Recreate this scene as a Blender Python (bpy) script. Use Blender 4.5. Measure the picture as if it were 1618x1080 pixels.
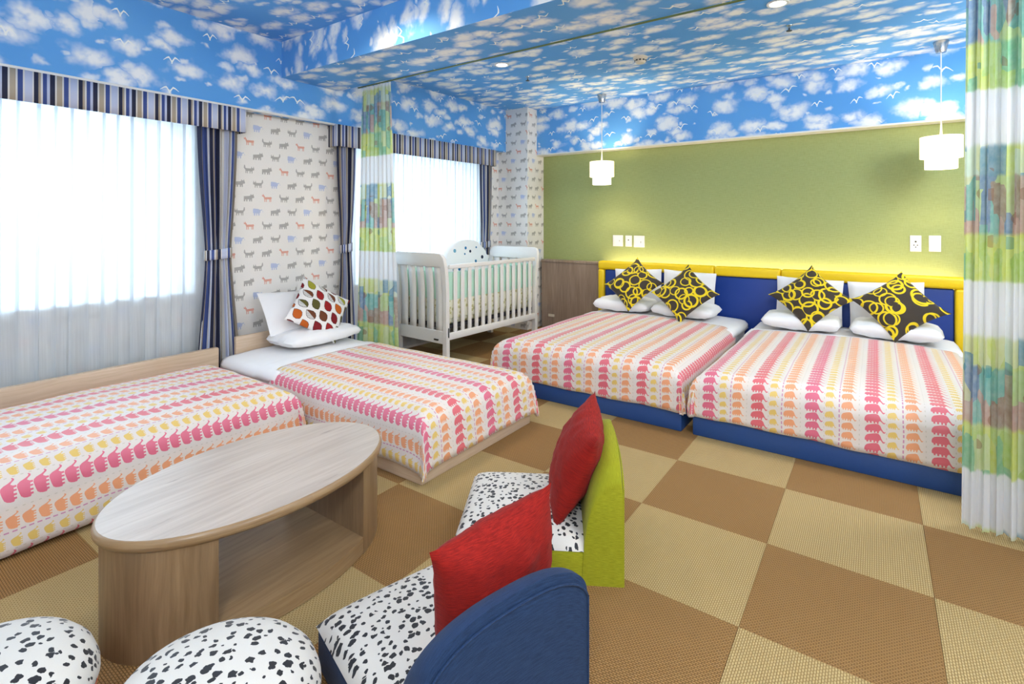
import bpy, bmesh, math, random
from mathutils import Vector, Matrix, noise as mnoise

for o in list(bpy.data.objects):
    bpy.data.objects.remove(o)
scene = bpy.context.scene
COL = scene.collection
R = math.radians
PI = math.pi
random.seed(7)

# ------------------------------------------------------------------ camera
CAMH = 1.235
YAW = math.atan2(575.0, 818.0)
cd = bpy.data.cameras.new('camera')
cam = bpy.data.objects.new('camera', cd)
COL.objects.link(cam)
cam.location = (0, 0, CAMH)
cam.rotation_euler = (PI / 2, 0, YAW)
cd.sensor_fit = 'HORIZONTAL'
cd.sensor_width = 36.0
cd.lens = 36.0 * 818.0 / 1618.0
cd.shift_y = -(540.0 - 350.0) / 1618.0
cd.clip_start = 0.02
scene.camera = cam

# ------------------------------------------------------------------ world and exposure
w = bpy.data.worlds.new('world')
scene.world = w
w.use_nodes = True
bg = w.node_tree.nodes['Background']
bg.inputs[0].default_value = (0.86, 0.94, 1.0, 1)
bg.inputs[1].default_value = 1.6
vs = scene.view_settings
vs.view_transform = 'Standard'
vs.look = 'None'
vs.exposure = 0.0
vs.gamma = 1.0
vs.use_curve_mapping = False
scene.cycles.max_bounces = 10
scene.cycles.transparent_max_bounces = 12
scene.cycles.sample_clamp_indirect = 6.0


def light(name, kind, loc, energy, color, **kw):
    d = bpy.data.lights.new(name, kind)
    d.energy = energy
    d.color = color
    rot = kw.pop('rot', (0, 0, 0))
    for k, v in kw.items():
        setattr(d, k, v)
    o = bpy.data.objects.new(name, d)
    COL.objects.link(o)
    o.location = loc
    o.rotation_euler = rot
    return o


DAY = (0.64, 0.84, 1.0)
WARM = (1.0, 0.83, 0.58)
NEUT = (1.0, 0.91, 0.77)
COOL = (0.93, 0.97, 1.0)
# daylight coming in through the two windows (outside the glass)
light('daylight_living', 'AREA', (-4.14, 0.44, 1.335), 46, DAY, shape='RECTANGLE', size=0.97, size_y=2.16, rot=(0, R(-90), 0))
light('daylight_bedroom', 'AREA', (-4.06, 3.66, 1.295), 34, DAY, shape='RECTANGLE', size=1.05, size_y=1.44, rot=(0, R(-90), R(-3.5)))

# ------------------------------------------------------------------ node helper


class V:
    """a socket with arithmetic"""
    def __init__(s, g, sock):
        s.g = g
        s.s = sock

    def __add__(s, o): return s.g.m('ADD', s, o)
    def __radd__(s, o): return s.g.m('ADD', o, s)
    def __sub__(s, o): return s.g.m('SUBTRACT', s, o)
    def __rsub__(s, o): return s.g.m('SUBTRACT', o, s)
    def __mul__(s, o): return s.g.m('MULTIPLY', s, o)
    def __rmul__(s, o): return s.g.m('MULTIPLY', o, s)
    def __truediv__(s, o): return s.g.m('DIVIDE', s, o)
    def __lt__(s, o): return s.g.m('LESS_THAN', s, o)
    def __gt__(s, o): return s.g.m('GREATER_THAN', s, o)


class G:
    def __init__(g, name):
        g.mat = bpy.data.materials.new(name)
        g.mat.use_nodes = True
        g.nt = g.mat.node_tree
        g.nt.nodes.clear()
        g.out = g.nt.nodes.new('ShaderNodeOutputMaterial')

    def link(g, v, inp):
        if isinstance(v, V):
            g.nt.links.new(v.s, inp)
        elif isinstance(v, (tuple, list)):
            n = len(inp.default_value)
            inp.default_value = tuple(v)[:n] if len(v) >= n else tuple(v) + (1.0,)
        else:
            inp.default_value = v

    def node(g, t, **kw):
        n = g.nt.nodes.new(t)
        for k, v in kw.items():
            setattr(n, k, v)
        return n

    def m(g, op, a, b=None, c=None, clamp=False):
        n = g.node('ShaderNodeMath', operation=op, use_clamp=clamp)
        g.link(a, n.inputs[0])
        if b is not None: g.link(b, n.inputs[1])
        if c is not None: g.link(c, n.inputs[2])
        return V(g, n.outputs[0])

    def abs(g, a): return g.m('ABSOLUTE', a)
    def fract(g, a): return g.m('FRACT', a)
    def floor(g, a): return g.m('FLOOR', a)
    def mod(g, a, b): return g.m('FLOORED_MODULO', a, b)
    def mn(g, a, b): return g.m('MINIMUM', a, b)
    def mx(g, a, b): return g.m('MAXIMUM', a, b)

    def smooth(g, v, e0, e1):
        n = g.node('ShaderNodeMapRange', interpolation_type='SMOOTHSTEP')
        g.link(v, n.inputs[0]); g.link(e0, n.inputs[1]); g.link(e1, n.inputs[2])
        n.inputs[3].default_value = 0; n.inputs[4].default_value = 1
        return V(g, n.outputs[0])

    def uv(g):
        return V(g, g.node('ShaderNodeTexCoord').outputs['UV'])

    def obj(g):
        return V(g, g.node('ShaderNodeTexCoord').outputs['Object'])

    def sep(g, v):
        n = g.node('ShaderNodeSeparateXYZ'); g.link(v, n.inputs[0])
        return [V(g, o) for o in n.outputs]

    def comb(g, x, y=0.0, z=0.0):
        n = g.node('ShaderNodeCombineXYZ')
        for i, a in enumerate((x, y, z)): g.link(a, n.inputs[i])
        return V(g, n.outputs[0])

    def vm(g, op, a, b):
        n = g.node('ShaderNodeVectorMath', operation=op)
        g.link(a, n.inputs[0]); g.link(b, n.inputs[1])
        return V(g, n.outputs[0])

    def noise(g, v, scale, detail=2.0, rough=0.5, col=False):
        n = g.node('ShaderNodeTexNoise')
        g.link(v, n.inputs['Vector'])
        n.inputs['Scale'].default_value = scale
        n.inputs['Detail'].default_value = detail
        n.inputs['Roughness'].default_value = rough
        return V(g, n.outputs['Color' if col else 'Fac'])

    def vor(g, v, scale=1.0, dims='2D', metric='EUCLIDEAN', rnd=1.0, feature='F1'):
        n = g.node('ShaderNodeTexVoronoi', voronoi_dimensions=dims, distance=metric, feature=feature)
        g.link(v, n.inputs['Vector'])
        n.inputs['Scale'].default_value = scale
        n.inputs['Randomness'].default_value = rnd
        return V(g, n.outputs['Distance']), V(g, n.outputs['Color']), V(g, n.outputs['Position'])

    def white(g, v):
        n = g.node('ShaderNodeTexWhiteNoise', noise_dimensions='3D')
        g.link(v, n.inputs['Vector'])
        return V(g, n.outputs['Value'])

    def ramp(g, f, stops, interp='LINEAR'):
        n = g.node('ShaderNodeValToRGB')
        cr = n.color_ramp
        cr.interpolation = interp
        while len(cr.elements) < len(stops): cr.elements.new(0.5)
        for e, (p, c) in zip(cr.elements, stops):
            e.position = p
        for e, (p, c) in zip(cr.elements, stops):
            e.color = (*c, 1) if len(c) == 3 else c
        g.link(f, n.inputs[0])
        return V(g, n.outputs[0])

    def mix(g, f, a, b, blend='MIX'):
        n = g.node('ShaderNodeMix', data_type='RGBA', blend_type=blend)
        g.link(f, n.inputs[0]); g.link(a, n.inputs[6]); g.link(b, n.inputs[7])
        return V(g, n.outputs[2])

    def curve(g, x, pts):
        n = g.node('ShaderNodeFloatCurve')
        c = n.mapping.curves[0]
        while len(c.points) < len(pts): c.points.new(0.5, 0.5)
        for p, (a, b) in zip(c.points, pts):
            p.location = (a, b)
            p.handle_type = 'VECTOR'
        n.mapping.update()
        g.link(x, n.inputs['Value'])
        return V(g, n.outputs[0])

    def bump(g, h, strength=0.3, dist=0.01):
        n = g.node('ShaderNodeBump')
        n.inputs['Strength'].default_value = strength
        n.inputs['Distance'].default_value = dist
        g.link(h, n.inputs['Height'])
        return V(g, n.outputs[0])

    def bsdf(g, color, rough=0.6, spec=0.4, metal=0.0, normal=None, sheen=0.0, coat=0.0, emit=None, estr=0.0):
        n = g.node('ShaderNodeBsdfPrincipled')
        g.link(color, n.inputs['Base Color'])
        g.link(rough, n.inputs['Roughness'])
        n.inputs['Specular IOR Level'].default_value = spec
        n.inputs['Metallic'].default_value = metal
        if normal is not None: g.link(normal, n.inputs['Normal'])
        if sheen:
            n.inputs['Sheen Weight'].default_value = sheen
        if coat:
            n.inputs['Coat Weight'].default_value = coat
            n.inputs['Coat Roughness'].default_value = 0.25
        if emit is not None:
            g.link(emit, n.inputs['Emission Color'])
            n.inputs['Emission Strength'].default_value = estr
        return n.outputs[0]

    def finish(g, shader):
        g.nt.links.new(shader, g.out.inputs[0])
        return g.mat

    def mixsh(g, f, a, b):
        n = g.node('ShaderNodeMixShader')
        g.link(f, n.inputs[0])
        g.nt.links.new(a, n.inputs[1]); g.nt.links.new(b, n.inputs[2])
        return n.outputs[0]


MATS = {}


def plain(name, color, rough=0.6, spec=0.4, metal=0.0, grain=0.0, gscale=60.0, bump=0.0, sheen=0.0, coat=0.0):
    g = G(name)
    co = g.obj()
    c = color
    n = g.noise(co, gscale, 3.0)
    if grain:
        c = g.mix(n, tuple(x * (1 - grain) for x in color), tuple(min(1, x * (1 + grain)) for x in color))
    nor = g.bump(n, bump, 0.002) if bump else None
    MATS[name] = g.finish(g.bsdf(c, rough, spec, metal, nor, sheen, coat))
    return MATS[name]


plain('white_paint', (0.80, 0.79, 0.77), 0.35, 0.5, grain=0.02)
plain('crib_paint', (0.80, 0.77, 0.74), 0.35, 0.5, grain=0.02)
plain('linen', (0.86, 0.85, 0.86), 0.75, 0.2, grain=0.03, gscale=14, bump=0.25, sheen=0.2)
plain('plaster', (0.80, 0.78, 0.74), 0.8, 0.2, grain=0.02)
plain('frame_white', (0.85, 0.86, 0.87), 0.4, 0.4, grain=0.01)
plain('blue_leather', (0.006, 0.042, 0.27), 0.42, 0.5, grain=0.08, gscale=150, bump=0.12)
plain('base_blue', (0.016, 0.062, 0.22), 0.42, 0.5, grain=0.08, gscale=150, bump=0.12)
plain('yellow_leather', (0.92, 0.62, 0.006), 0.4, 0.5, grain=0.05, gscale=150, bump=0.12)
plain('chrome', (0.55, 0.52, 0.50), 0.22, 0.5, metal=1.0, grain=0.02)
plain('dark_metal', (0.03, 0.03, 0.03), 0.4, 0.5, grain=0.1)
plain('rail_green', (0.10, 0.14, 0.05), 0.5, 0.4, grain=0.1)
plain('mint', (0.52, 0.78, 0.62), 0.8, 0.2, grain=0.06, gscale=30, bump=0.2)
plain('cord_white', (0.85, 0.84, 0.82), 0.5, 0.4, grain=0.01)
plain('cream_plastic', (0.74, 0.66, 0.52), 0.5, 0.4, grain=0.02)
plain('crib_inner', (0.05, 0.05, 0.06), 0.7, 0.2, grain=0.1)


def fabric(name, c1, c2, rough=0.85, sheen=0.3, scale=1.0, dark=0.7):
    """chenille or wool: slubby streaks running one way"""
    g = G(name)
    x, y, z = g.sep(g.uv())
    v = g.comb(x * 40.0 * scale, y * 520.0 * scale)
    n = g.noise(v, 1.0, 3.0, 0.6)
    n2 = g.noise(g.comb(x * 700.0 * scale, y * 700.0 * scale), 1.0, 1.0)
    f = g.smooth(n, 0.3, 0.7)
    c = g.mix(f, c1, c2)
    c = g.mix(g.smooth(n2, 0.35, 0.75) * 0.35, c, tuple(a * dark * 0.6 for a in c1))
    nor = g.bump(n * 0.6 + n2 * 0.4, 0.5, 0.002)
    MATS[name] = g.finish(g.bsdf(c, rough, 0.25, 0, nor, sheen))


fabric('red_chenille', (0.20, 0.005, 0.003), (0.37, 0.012, 0.006), sheen=0.03)
fabric('lime_fabric', (0.27, 0.28, 0.007), (0.40, 0.40, 0.016), sheen=0.05)
fabric('navy_fabric', (0.008, 0.025, 0.075), (0.017, 0.047, 0.125), rough=0.8, sheen=0.05)
fabric('orange_fabric', (0.62, 0.09, 0.012), (0.75, 0.14, 0.02))
fabric('grey_fabric', (0.30, 0.30, 0.30), (0.40, 0.40, 0.40))


def wood(name, c1, c2, knot, along='x', scale=1.0, rough=0.32, spec=0.5):
    g = G(name)
    x, y, z = g.sep(g.uv())
    a, b = (x, y) if along == 'x' else (y, x)
    warp = g.noise(g.comb(a * 2.2 * scale, b * 5.0 * scale), 1.0, 3.0) * 0.05
    v = g.comb(a * 3.2 * scale, (b + warp) * 58.0 * scale)
    n = g.noise(v, 1.0, 5.0, 0.62)
    n2 = g.noise(g.comb(a * 1.6 * scale, (b + warp) * 9.0 * scale), 1.0, 3.0)
    c = g.mix(g.smooth(n, 0.25, 0.75), c1, c2)
    c = g.mix(g.smooth(n2, 0.35, 0.75) * 0.55, c, tuple(q * 0.78 for q in c1))
    kn = g.noise(g.comb(a * 4.0 * scale + 3.1, (b + warp) * 26.0 * scale + 7.7), 1.0, 4.0, 0.6)
    c = g.mix(g.smooth(kn, 0.66, 0.78) * 0.75, c, knot)
    nor = g.bump(n, 0.15, 0.001)
    MATS[name] = g.finish(g.bsdf(c, rough, spec, 0, nor))


wood('table_glare_wood', (0.50, 0.41, 0.345), (0.63, 0.545, 0.475), (0.17, 0.11, 0.08))  # window glare put into the top's paler colour; rim and sides stay brown
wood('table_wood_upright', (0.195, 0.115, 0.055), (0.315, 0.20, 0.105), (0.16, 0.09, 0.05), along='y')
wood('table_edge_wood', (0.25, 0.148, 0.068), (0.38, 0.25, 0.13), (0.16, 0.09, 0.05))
wood('panel_wood', (0.27, 0.19, 0.14), (0.40, 0.30, 0.23), (0.10, 0.065, 0.05), along='y')
wood('board_wood', (0.52, 0.38, 0.26), (0.64, 0.49, 0.36), (0.42, 0.29, 0.19))

# ---- sky wallpaper


def sky_paper():
    g = G('sky_paper')
    uv = g.uv()
    x, y, z = g.sep(uv)
    wob = g.noise(uv, 7.0, 3.0, 0.6)
    wob2 = g.noise(g.comb(x + 5.3, y + 2.2), 7.0, 3.0, 0.6)
    d, col, pos = g.vor(g.comb(x * 3.6 + (wob - 0.5) * 0.9, y * 6.2 + (wob2 - 0.5) * 0.9))
    cr, cg, cb = g.sep(col)
    size = 0.16 + cr * 0.24
    cloud = g.m('SUBTRACT', 1.0, g.smooth(d, size * 0.30, size + 0.20), clamp=True)
    d2, col2, p2 = g.vor(g.comb(x * 5.5 + 11.0 + (wob2 - 0.5), y * 9.0 + 3.0 + (wob - 0.5)))
    c2r, c2g, c2b = g.sep(col2)
    s2 = c2r * 0.30
    cloud2 = (1.0 - g.smooth(d2, s2 * 0.35, s2 + 0.12)) * 0.8 * (c2g > 0.3)
    cl = g.mx(cloud, cloud2)
    cl = cl * g.smooth(g.noise(uv, 14.0, 3.0), 0.10, 0.5)
    blue = g.mix(g.noise(uv, 1.3, 2.0), (0.06, 0.28, 0.72), (0.17, 0.45, 0.85))
    c = g.mix(cl * 0.95, blue, (0.93, 0.94, 0.95))
    # gulls
    bx = x * 4.2 + 0.37
    by = y * 4.2 + 0.71
    bd, bc, bp = g.vor(g.comb(bx, by), rnd=0.85)
    px, py, pz = g.sep(bp)
    r1, r2, r3 = g.sep(bc)
    lx = (bx - px)
    ly = (by - py) - lx * (r1 - 0.5) * 0.9
    L = 0.17 + r2 * 0.12
    t = g.abs(lx) / L
    wing = g.curve(g.m('MINIMUM', t, 1.0), [(0, 0.15), (0.35, 0.62), (0.6, 0.55), (1.0, 0.28)])
    thick = (1.0 - t) * 0.030 + 0.006
    bird = (g.abs(ly - (wing - 0.3) * 0.26) < thick) * (t < 1.0)
    body = (g.abs(lx) < 0.018) * (g.abs(ly + 0.05) < 0.035)
    bird = g.mx(bird, body) * (r3 > 0.25)
    c = g.mix(bird, c, (0.90, 0.92, 0.90))
    MATS['sky_paper'] = g.finish(g.bsdf(c, 0.7, 0.25))


sky_paper()

# ---- animal wallpaper
CAT_T = [(0, 0.62), (0.06, 0.9), (0.10, 0.66), (0.2, 0.66), (0.25, 0.9), (0.3, 0.62), (0.42, 0.60), (0.8, 0.62), (0.84, 0.66), (0.9, 1.0), (0.97, 1.0), (1.0, 0.7)]
CAT_B = [(0, 0.42), (0.16, 0.34), (0.17, 0.0), (0.25, 0.0), (0.26, 0.25), (0.36, 0.25), (0.37, 0.0), (0.44, 0.0), (0.45, 0.28), (0.62, 0.28), (0.63, 0.0), (0.7, 0.0), (0.71, 0.28), (0.76, 0.28), (0.77, 0.0), (0.84, 0.0), (0.85, 0.4), (1.0, 0.66)]
BEAR_T = [(0, 0.62), (0.5, 0.68), (0.62, 0.72), (0.66, 0.95), (0.72, 0.8), (0.86, 0.82), (0.9, 0.98), (0.95, 0.75), (1.0, 0.6)]
BEAR_B = [(0, 0.0), (0.13, 0.0), (0.14, 0.24), (0.22, 0.24), (0.23, 0.0), (0.34, 0.0), (0.35, 0.26), (0.5, 0.26), (0.51, 0.0), (0.62, 0.0), (0.63, 0.22), (0.68, 0.22), (0.69, 0.0), (0.79, 0.0), (0.8, 0.4), (1.0, 0.45)]
DEER_T = [(0, 1.0), (0.05, 0.78), (0.08, 0.86), (0.14, 1.0), (0.2, 0.80), (0.26, 0.76), (0.3, 0.6), (0.85, 0.62), (0.92, 0.66), (1.0, 0.5)]
DEER_B = [(0, 0.68), (0.13, 0.66), (0.2, 0.45), (0.24, 0.3), (0.25, 0.0), (0.32, 0.0), (0.33, 0.32), (0.4, 0.32), (0.41, 0.0), (0.47, 0.0), (0.48, 0.34), (0.74, 0.34), (0.75, 0.0), (0.81, 0.0), (0.82, 0.34), (0.86, 0.34), (0.87, 0.0), (0.93, 0.0), (0.94, 0.4), (1.0, 0.48)]
BUF_T = [(0, 0.8), (0.06, 0.86), (0.5, 0.82), (0.68, 0.72), (0.72, 0.7), (0.86, 0.78), (1.0, 0.5)]
BUF_B = [(0, 0.3), (0.08, 0.3), (0.09, 0.0), (0.2, 0.0), (0.21, 0.28), (0.3, 0.28), (0.31, 0.0), (0.4, 0.0), (0.41, 0.26), (0.52, 0.26), (0.53, 0.0), (0.63, 0.0), (0.64, 0.3), (0.72, 0.35), (0.75, 0.62), (0.92, 0.66), (1.0, 0.35)]


def animal_paper():
    g = G('animal_paper')
    x, y, z = g.sep(g.uv())
    CW, CH = 0.135, 0.105
    row = g.floor(y / CH)
    par = g.mod(row, 2.0)
    xs = x / CW + par * 0.5
    col = g.floor(xs)
    fx = g.fract(xs)
    fy = g.fract(y / CH)
    k = g.mod(col + g.floor(row * 0.5) * 2.0, 3.0)
    k0 = k < 0.5
    k1 = (k > 0.5) * (k < 1.5)
    k2 = k > 1.5
    ax = (fx - 0.22) / 0.56
    ay = (fy - 0.2) / 0.58
    inx = (ax > 0.0) * (ax < 1.0)
    cx = g.m('MINIMUM', g.mx(ax, 0.0), 1.0)
    fl = 1.0 - cx

    def sil(xx, T, B):
        return (ay < g.curve(xx, T)) * (ay > g.curve(xx, B)) * inx
    cat = sil(cx, CAT_T, CAT_B)
    cat2 = sil(fl, CAT_T, CAT_B)
    bear = sil(cx, BEAR_T, BEAR_B)
    deer = sil(cx, DEER_T, DEER_B)
    buf = sil(cx, BUF_T, BUF_B)
    A = k0 * cat + k1 * buf + k2 * bear
    B = k0 * cat2 + k1 * bear + k2 * deer
    msk = A * (1.0 - par) + B * par
    blue = k1 * (1.0 - par)
    orange = k2 * par
    c = g.mix(blue, (0.30, 0.285, 0.27), (0.37, 0.46, 0.74))
    c = g.mix(orange, c, (0.72, 0.24, 0.15))
    grain = g.noise(g.comb(x * 260.0, y * 120.0), 1.0, 2.0)
    bgc = g.mix(grain, (0.80, 0.77, 0.735), (0.86, 0.835, 0.80))
    c = g.mix(msk * (0.60 + grain * 0.3), bgc, c)
    MATS['animal_paper'] = g.finish(g.bsdf(c, 0.75, 0.2))


animal_paper()


def green_wall():
    g = G('green_wall')
    x, y, z = g.sep(g.uv())
    n = g.noise(g.comb(x * 14.0, y * 240.0), 1.0, 3.0, 0.6)
    n2 = g.noise(g.comb(x * 160.0, y * 22.0), 1.0, 2.0, 0.6)
    c = g.mix(g.smooth(n * 0.65 + n2 * 0.35, 0.3, 0.7), (0.30, 0.345, 0.125), (0.37, 0.42, 0.17))
    nor = g.bump(n, 0.2, 0.001)
    MATS['green_wall'] = g.finish(g.bsdf(c, 0.6, 0.3, 0, nor))


green_wall()

# ---- elephant print
EL_T = [(0, 0.40), (0.04, 0.62), (0.12, 0.78), (0.26, 0.87), (0.42, 0.95), (0.55, 1.0), (0.67, 0.96), (0.75, 0.78), (0.81, 0.50), (0.88, 0.29), (0.94, 0.21), (1.0, 0.27)]
EL_B = [(0, 0.18), (0.05, 0.14), (0.08, 0.14), (0.09, 0.0), (0.17, 0.0), (0.18, 0.18), (0.24, 0.18), (0.25, 0.0), (0.33, 0.0), (0.34, 0.2), (0.42, 0.2), (0.43, 0.0), (0.5, 0.0), (0.51, 0.18), (0.57, 0.18), (0.58, 0.0), (0.66, 0.0), (0.67, 0.2), (0.74, 0.36), (0.80, 0.28), (0.88, 0.10), (0.94, 0.08), (1.0, 0.18)]


def elephant_print():
    g = G('elephant_print')
    s, t, z = g.sep(g.uv())
    P = 0.255
    TP = 0.046
    p = g.mod(s, P)
    row = g.floor(s / P)
    rr = g.white(g.comb(row, 3.0, 1.0))

    def ele(c0, wid, hgt, off):
        ax = (p - (c0 - wid / 2)) / wid
        tt = g.fract(t / TP + off)
        ay = tt / hgt
        inx = (ax > 0.0) * (ax < 1.0)
        cx = g.m('MINIMUM', g.mx(ax, 0.0), 1.0)
        return (ay < g.curve(cx, EL_T)) * (ay > g.curve(cx, EL_B)) * inx
    big = ele(0.045, 0.082, 0.98, 0.0)
    yel = ele(0.118, 0.046, 0.72, 0.3)
    org = ele(0.195, 0.062, 0.86, 0.15)

    def dots(c0, wd, per, duty):
        return (g.abs(p - c0) < wd) * (g.fract(t / per) < duty)
    d1 = dots(0.155, 0.0026, 0.023, 0.62)
    d2 = g.mx(dots(0.0905, 0.0016, 0.023, 0.35), dots(0.238, 0.0016, 0.023, 0.35))
    weave = g.noise(g.comb(s * 500.0, t * 500.0), 1.0, 1.0)
    zone = g.noise(g.comb(s * 2.0, t * 2.0), 1.0, 2.0)
    c = g.mix(zone, (0.70, 0.62, 0.565), (0.74, 0.68, 0.65))
    band = g.smooth(g.abs(p - 0.2), 0.05, 0.02) * 0.25
    c = g.mix(band, c, (0.86, 0.68, 0.55))
    bigc = g.mix(rr, (0.70, 0.105, 0.12), (0.68, 0.115, 0.22))
    c = g.mix(big * 0.95, c, bigc)
    c = g.mix(yel * 0.92, c, (0.74, 0.50, 0.10))
    c = g.mix(org * 0.92, c, (0.80, 0.31, 0.13))
    c = g.mix(d1 * 0.85, c, (0.55, 0.16, 0.35))
    c = g.mix(d2 * 0.7, c, (0.50, 0.45, 0.35))
    wr = g.noise(g.comb(s * 5.0, t * 5.0), 1.0, 3.0)
    nor = g.bump(wr * 1.0 + weave * 0.03, 0.35, 0.02)
    MATS['elephant_print'] = g.finish(g.bsdf(c, 0.45, 0.5, 0, nor, 0.15))


elephant_print()


def stripe_fabric():
    g = G('stripe_fabric')
    x, y, z = g.sep(g.uv())
    f = g.fract(x / 0.19)
    navy = (0.013, 0.018, 0.055)
    blue = (0.045, 0.085, 0.30)
    tan = (0.46, 0.39, 0.30)
    pale = (0.80, 0.79, 0.77)
    lav = (0.56, 0.62, 0.82)
    c = g.ramp(f, [(0, navy), (0.11, pale), (0.15, tan), (0.27, pale), (0.31, blue), (0.42, pale), (0.46, lav),
                   (0.62, pale), (0.65, navy), (0.75, tan), (0.80, pale), (0.84, blue), (0.93, lav)], 'CONSTANT')
    n = g.noise(g.comb(x * 900.0, y * 300.0), 1.0, 1.0)
    c = g.mix(n * 0.12, c, (0.3, 0.3, 0.35))
    a = g.bsdf(c, 0.75, 0.25)
    tr = g.node('ShaderNodeBsdfTranslucent')
    g.link(c, tr.inputs[0])
    MATS['stripe_fabric'] = g.finish(g.mixsh(0.12, a, tr.outputs[0]))


stripe_fabric()


def sheer():
    g = G('sheer')
    x, y, z = g.sep(g.uv())
    n = g.noise(g.comb(x * 260.0, y * 3.0), 1.0, 2.0)
    d = g.node('ShaderNodeBsdfDiffuse')
    g.link((0.86, 0.90, 0.93), d.inputs[0])
    tl = g.node('ShaderNodeBsdfTranslucent')
    band = g.noise(g.comb(x * 11.0, y * 0.4), 1.0, 3.0, 0.65)  # soft vertical bands: fold shading painted into the translucent colour
    g.link(g.mix(g.smooth(band, 0.30, 0.72), (0.60, 0.66, 0.72), (0.84, 0.89, 0.93)), tl.inputs[0])
    tp = g.node('ShaderNodeBsdfTransparent')
    a = g.mixsh(0.5, d.outputs[0], tl.outputs[0])
    MATS['sheer'] = g.finish(g.mixsh(0.09 + n * 0.22, a, tp.outputs[0]))


sheer()


def divider_print():
    g = G('divider_print')
    x, y, z = g.sep(g.uv())
    wob = g.noise(g.comb(x * 9.0, y * 9.0), 1.0, 2.0)
    b = g.fract((y + (wob - 0.5) * 0.03 - 0.235) / 0.7575)
    inb = g.smooth(b, 0.0, 0.02) * (1.0 - g.smooth(b, 0.70, 0.735))
    d, col, pos = g.vor(g.comb(x * 11.0 + wob * 0.3, y * 7.0), metric='CHEBYCHEV', rnd=0.6)
    r1, r2, r3 = g.sep(col)
    low = g.ramp(r1, [(0, (0.42, 0.60, 0.03)), (0.25, (0.66, 0.72, 0.05)), (0.5, (0.12, 0.48, 0.22)), (0.64, (0.50, 0.68, 0.12)), (0.86, (0.62, 0.72, 0.30))], 'CONSTANT')
    mid = g.ramp(r1, [(0, (0.05, 0.42, 0.36)), (0.2, (0.03, 0.17, 0.42)), (0.36, (0.55, 0.28, 0.22)), (0.50, (0.50, 0.66, 0.20)), (0.66, (0.10, 0.50, 0.45)), (0.80, (0.30, 0.16, 0.09)), (0.9, (0.60, 0.62, 0.30))], 'CONSTANT')
    top = g.ramp(r1, [(0, (0.72, 0.74, 0.36)), (0.3, (0.04, 0.25, 0.42)), (0.52, (0.62, 0.70, 0.10)), (0.75, (0.62, 0.74, 0.60))], 'CONSTANT')
    c = g.mix(g.smooth(b, 0.24, 0.27), low, mid)
    c = g.mix(g.smooth(b, 0.55, 0.57), c, top)
    blot = g.noise(g.comb(x * 30.0, y * 30.0), 1.0, 3.0)
    c = g.mix(blot * 0.62, c, (0.82, 0.86, 0.78))
    d2, c2, p2 = g.vor(g.comb(x * 7.0 + 4.0, y * 10.0), rnd=0.6)
    q1, q2, q3 = g.sep(c2)
    oc = g.mix(q1 > 0.5, (0.03, 0.32, 0.40), (0.34, 0.15, 0.07))
    c = g.mix((d2 < 0.25) * (q2 > 0.68) * (b > 0.12) * (b < 0.6) * 0.55, c, oc)
    c = g.mix(inb * 0.95, (0.86, 0.87, 0.88), c)
    a = g.bsdf(c, 0.7, 0.2)
    tl = g.node('ShaderNodeBsdfTranslucent')
    g.link(c, tl.inputs[0])
    tp = g.node('ShaderNodeBsdfTransparent')
    s = g.mixsh(0.5, a, tl.outputs[0])
    MATS['divider_print'] = g.finish(g.mixsh(0.05, s, tp.outputs[0]))


divider_print()


def carpet(name, c1, c2, dirn):
    g = G(name)
    co = g.obj()
    x, y, z = g.sep(co)
    if dirn:
        x, y = y, x
    rows = x / 0.0068
    ph = g.mod(g.floor(rows), 2.0) * 0.5
    a = g.abs(g.fract(rows) - 0.5)
    b = g.abs(g.fract(y / 0.0125 + ph) - 0.5)
    h = (1.0 - g.smooth(a, 0.2, 0.5)) * (1.0 - g.smooth(b, 0.25, 0.5) * 0.8)
    n = g.noise(co, 330.0, 2.0)
    n2 = g.noise(co, 5.0, 2.0)
    c = g.mix(g.smooth(h * 0.8 + n * 0.35, 0.2, 0.9), c1, c2)
    c = g.mix(n2 * 0.3, c, tuple(q * 0.8 for q in c2))
    nor = g.bump(h, 0.6, 0.004)
    MATS[name] = g.finish(g.bsdf(c, 0.8, 0.2, 0, nor))


carpet('carpet_light', (0.27, 0.17, 0.06), (0.55, 0.40, 0.185), 0)
carpet('carpet_brown', (0.15, 0.075, 0.022), (0.38, 0.21, 0.078), 1)


def spots():
    g = G('dalmatian')
    uv = g.uv()
    x, y, z = g.sep(uv)
    wx = g.noise(g.comb(x, y), 60.0, 2.0)
    wy = g.noise(g.comb(x + 9.0, y), 60.0, 2.0)
    d, col, pos = g.vor(g.comb(x * 37.0 + (wx - 0.5) * 0.7, y * 42.0 + (wy - 0.5) * 0.7), rnd=0.85)
    r1, r2, r3 = g.sep(col)
    s = (d < (0.13 + r1 * 0.27)) * (r2 > 0.08)
    n = g.noise(uv, 700.0, 1.0)
    c = g.mix(n, (0.62, 0.585, 0.535), (0.70, 0.67, 0.62))
    c = g.mix(s, c, (0.010, 0.011, 0.016))
    MATS['dalmatian'] = g.finish(g.bsdf(c, 0.58, 0.35, 0, g.bump(n, 0.2, 0.001), 0.15))


spots()


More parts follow.
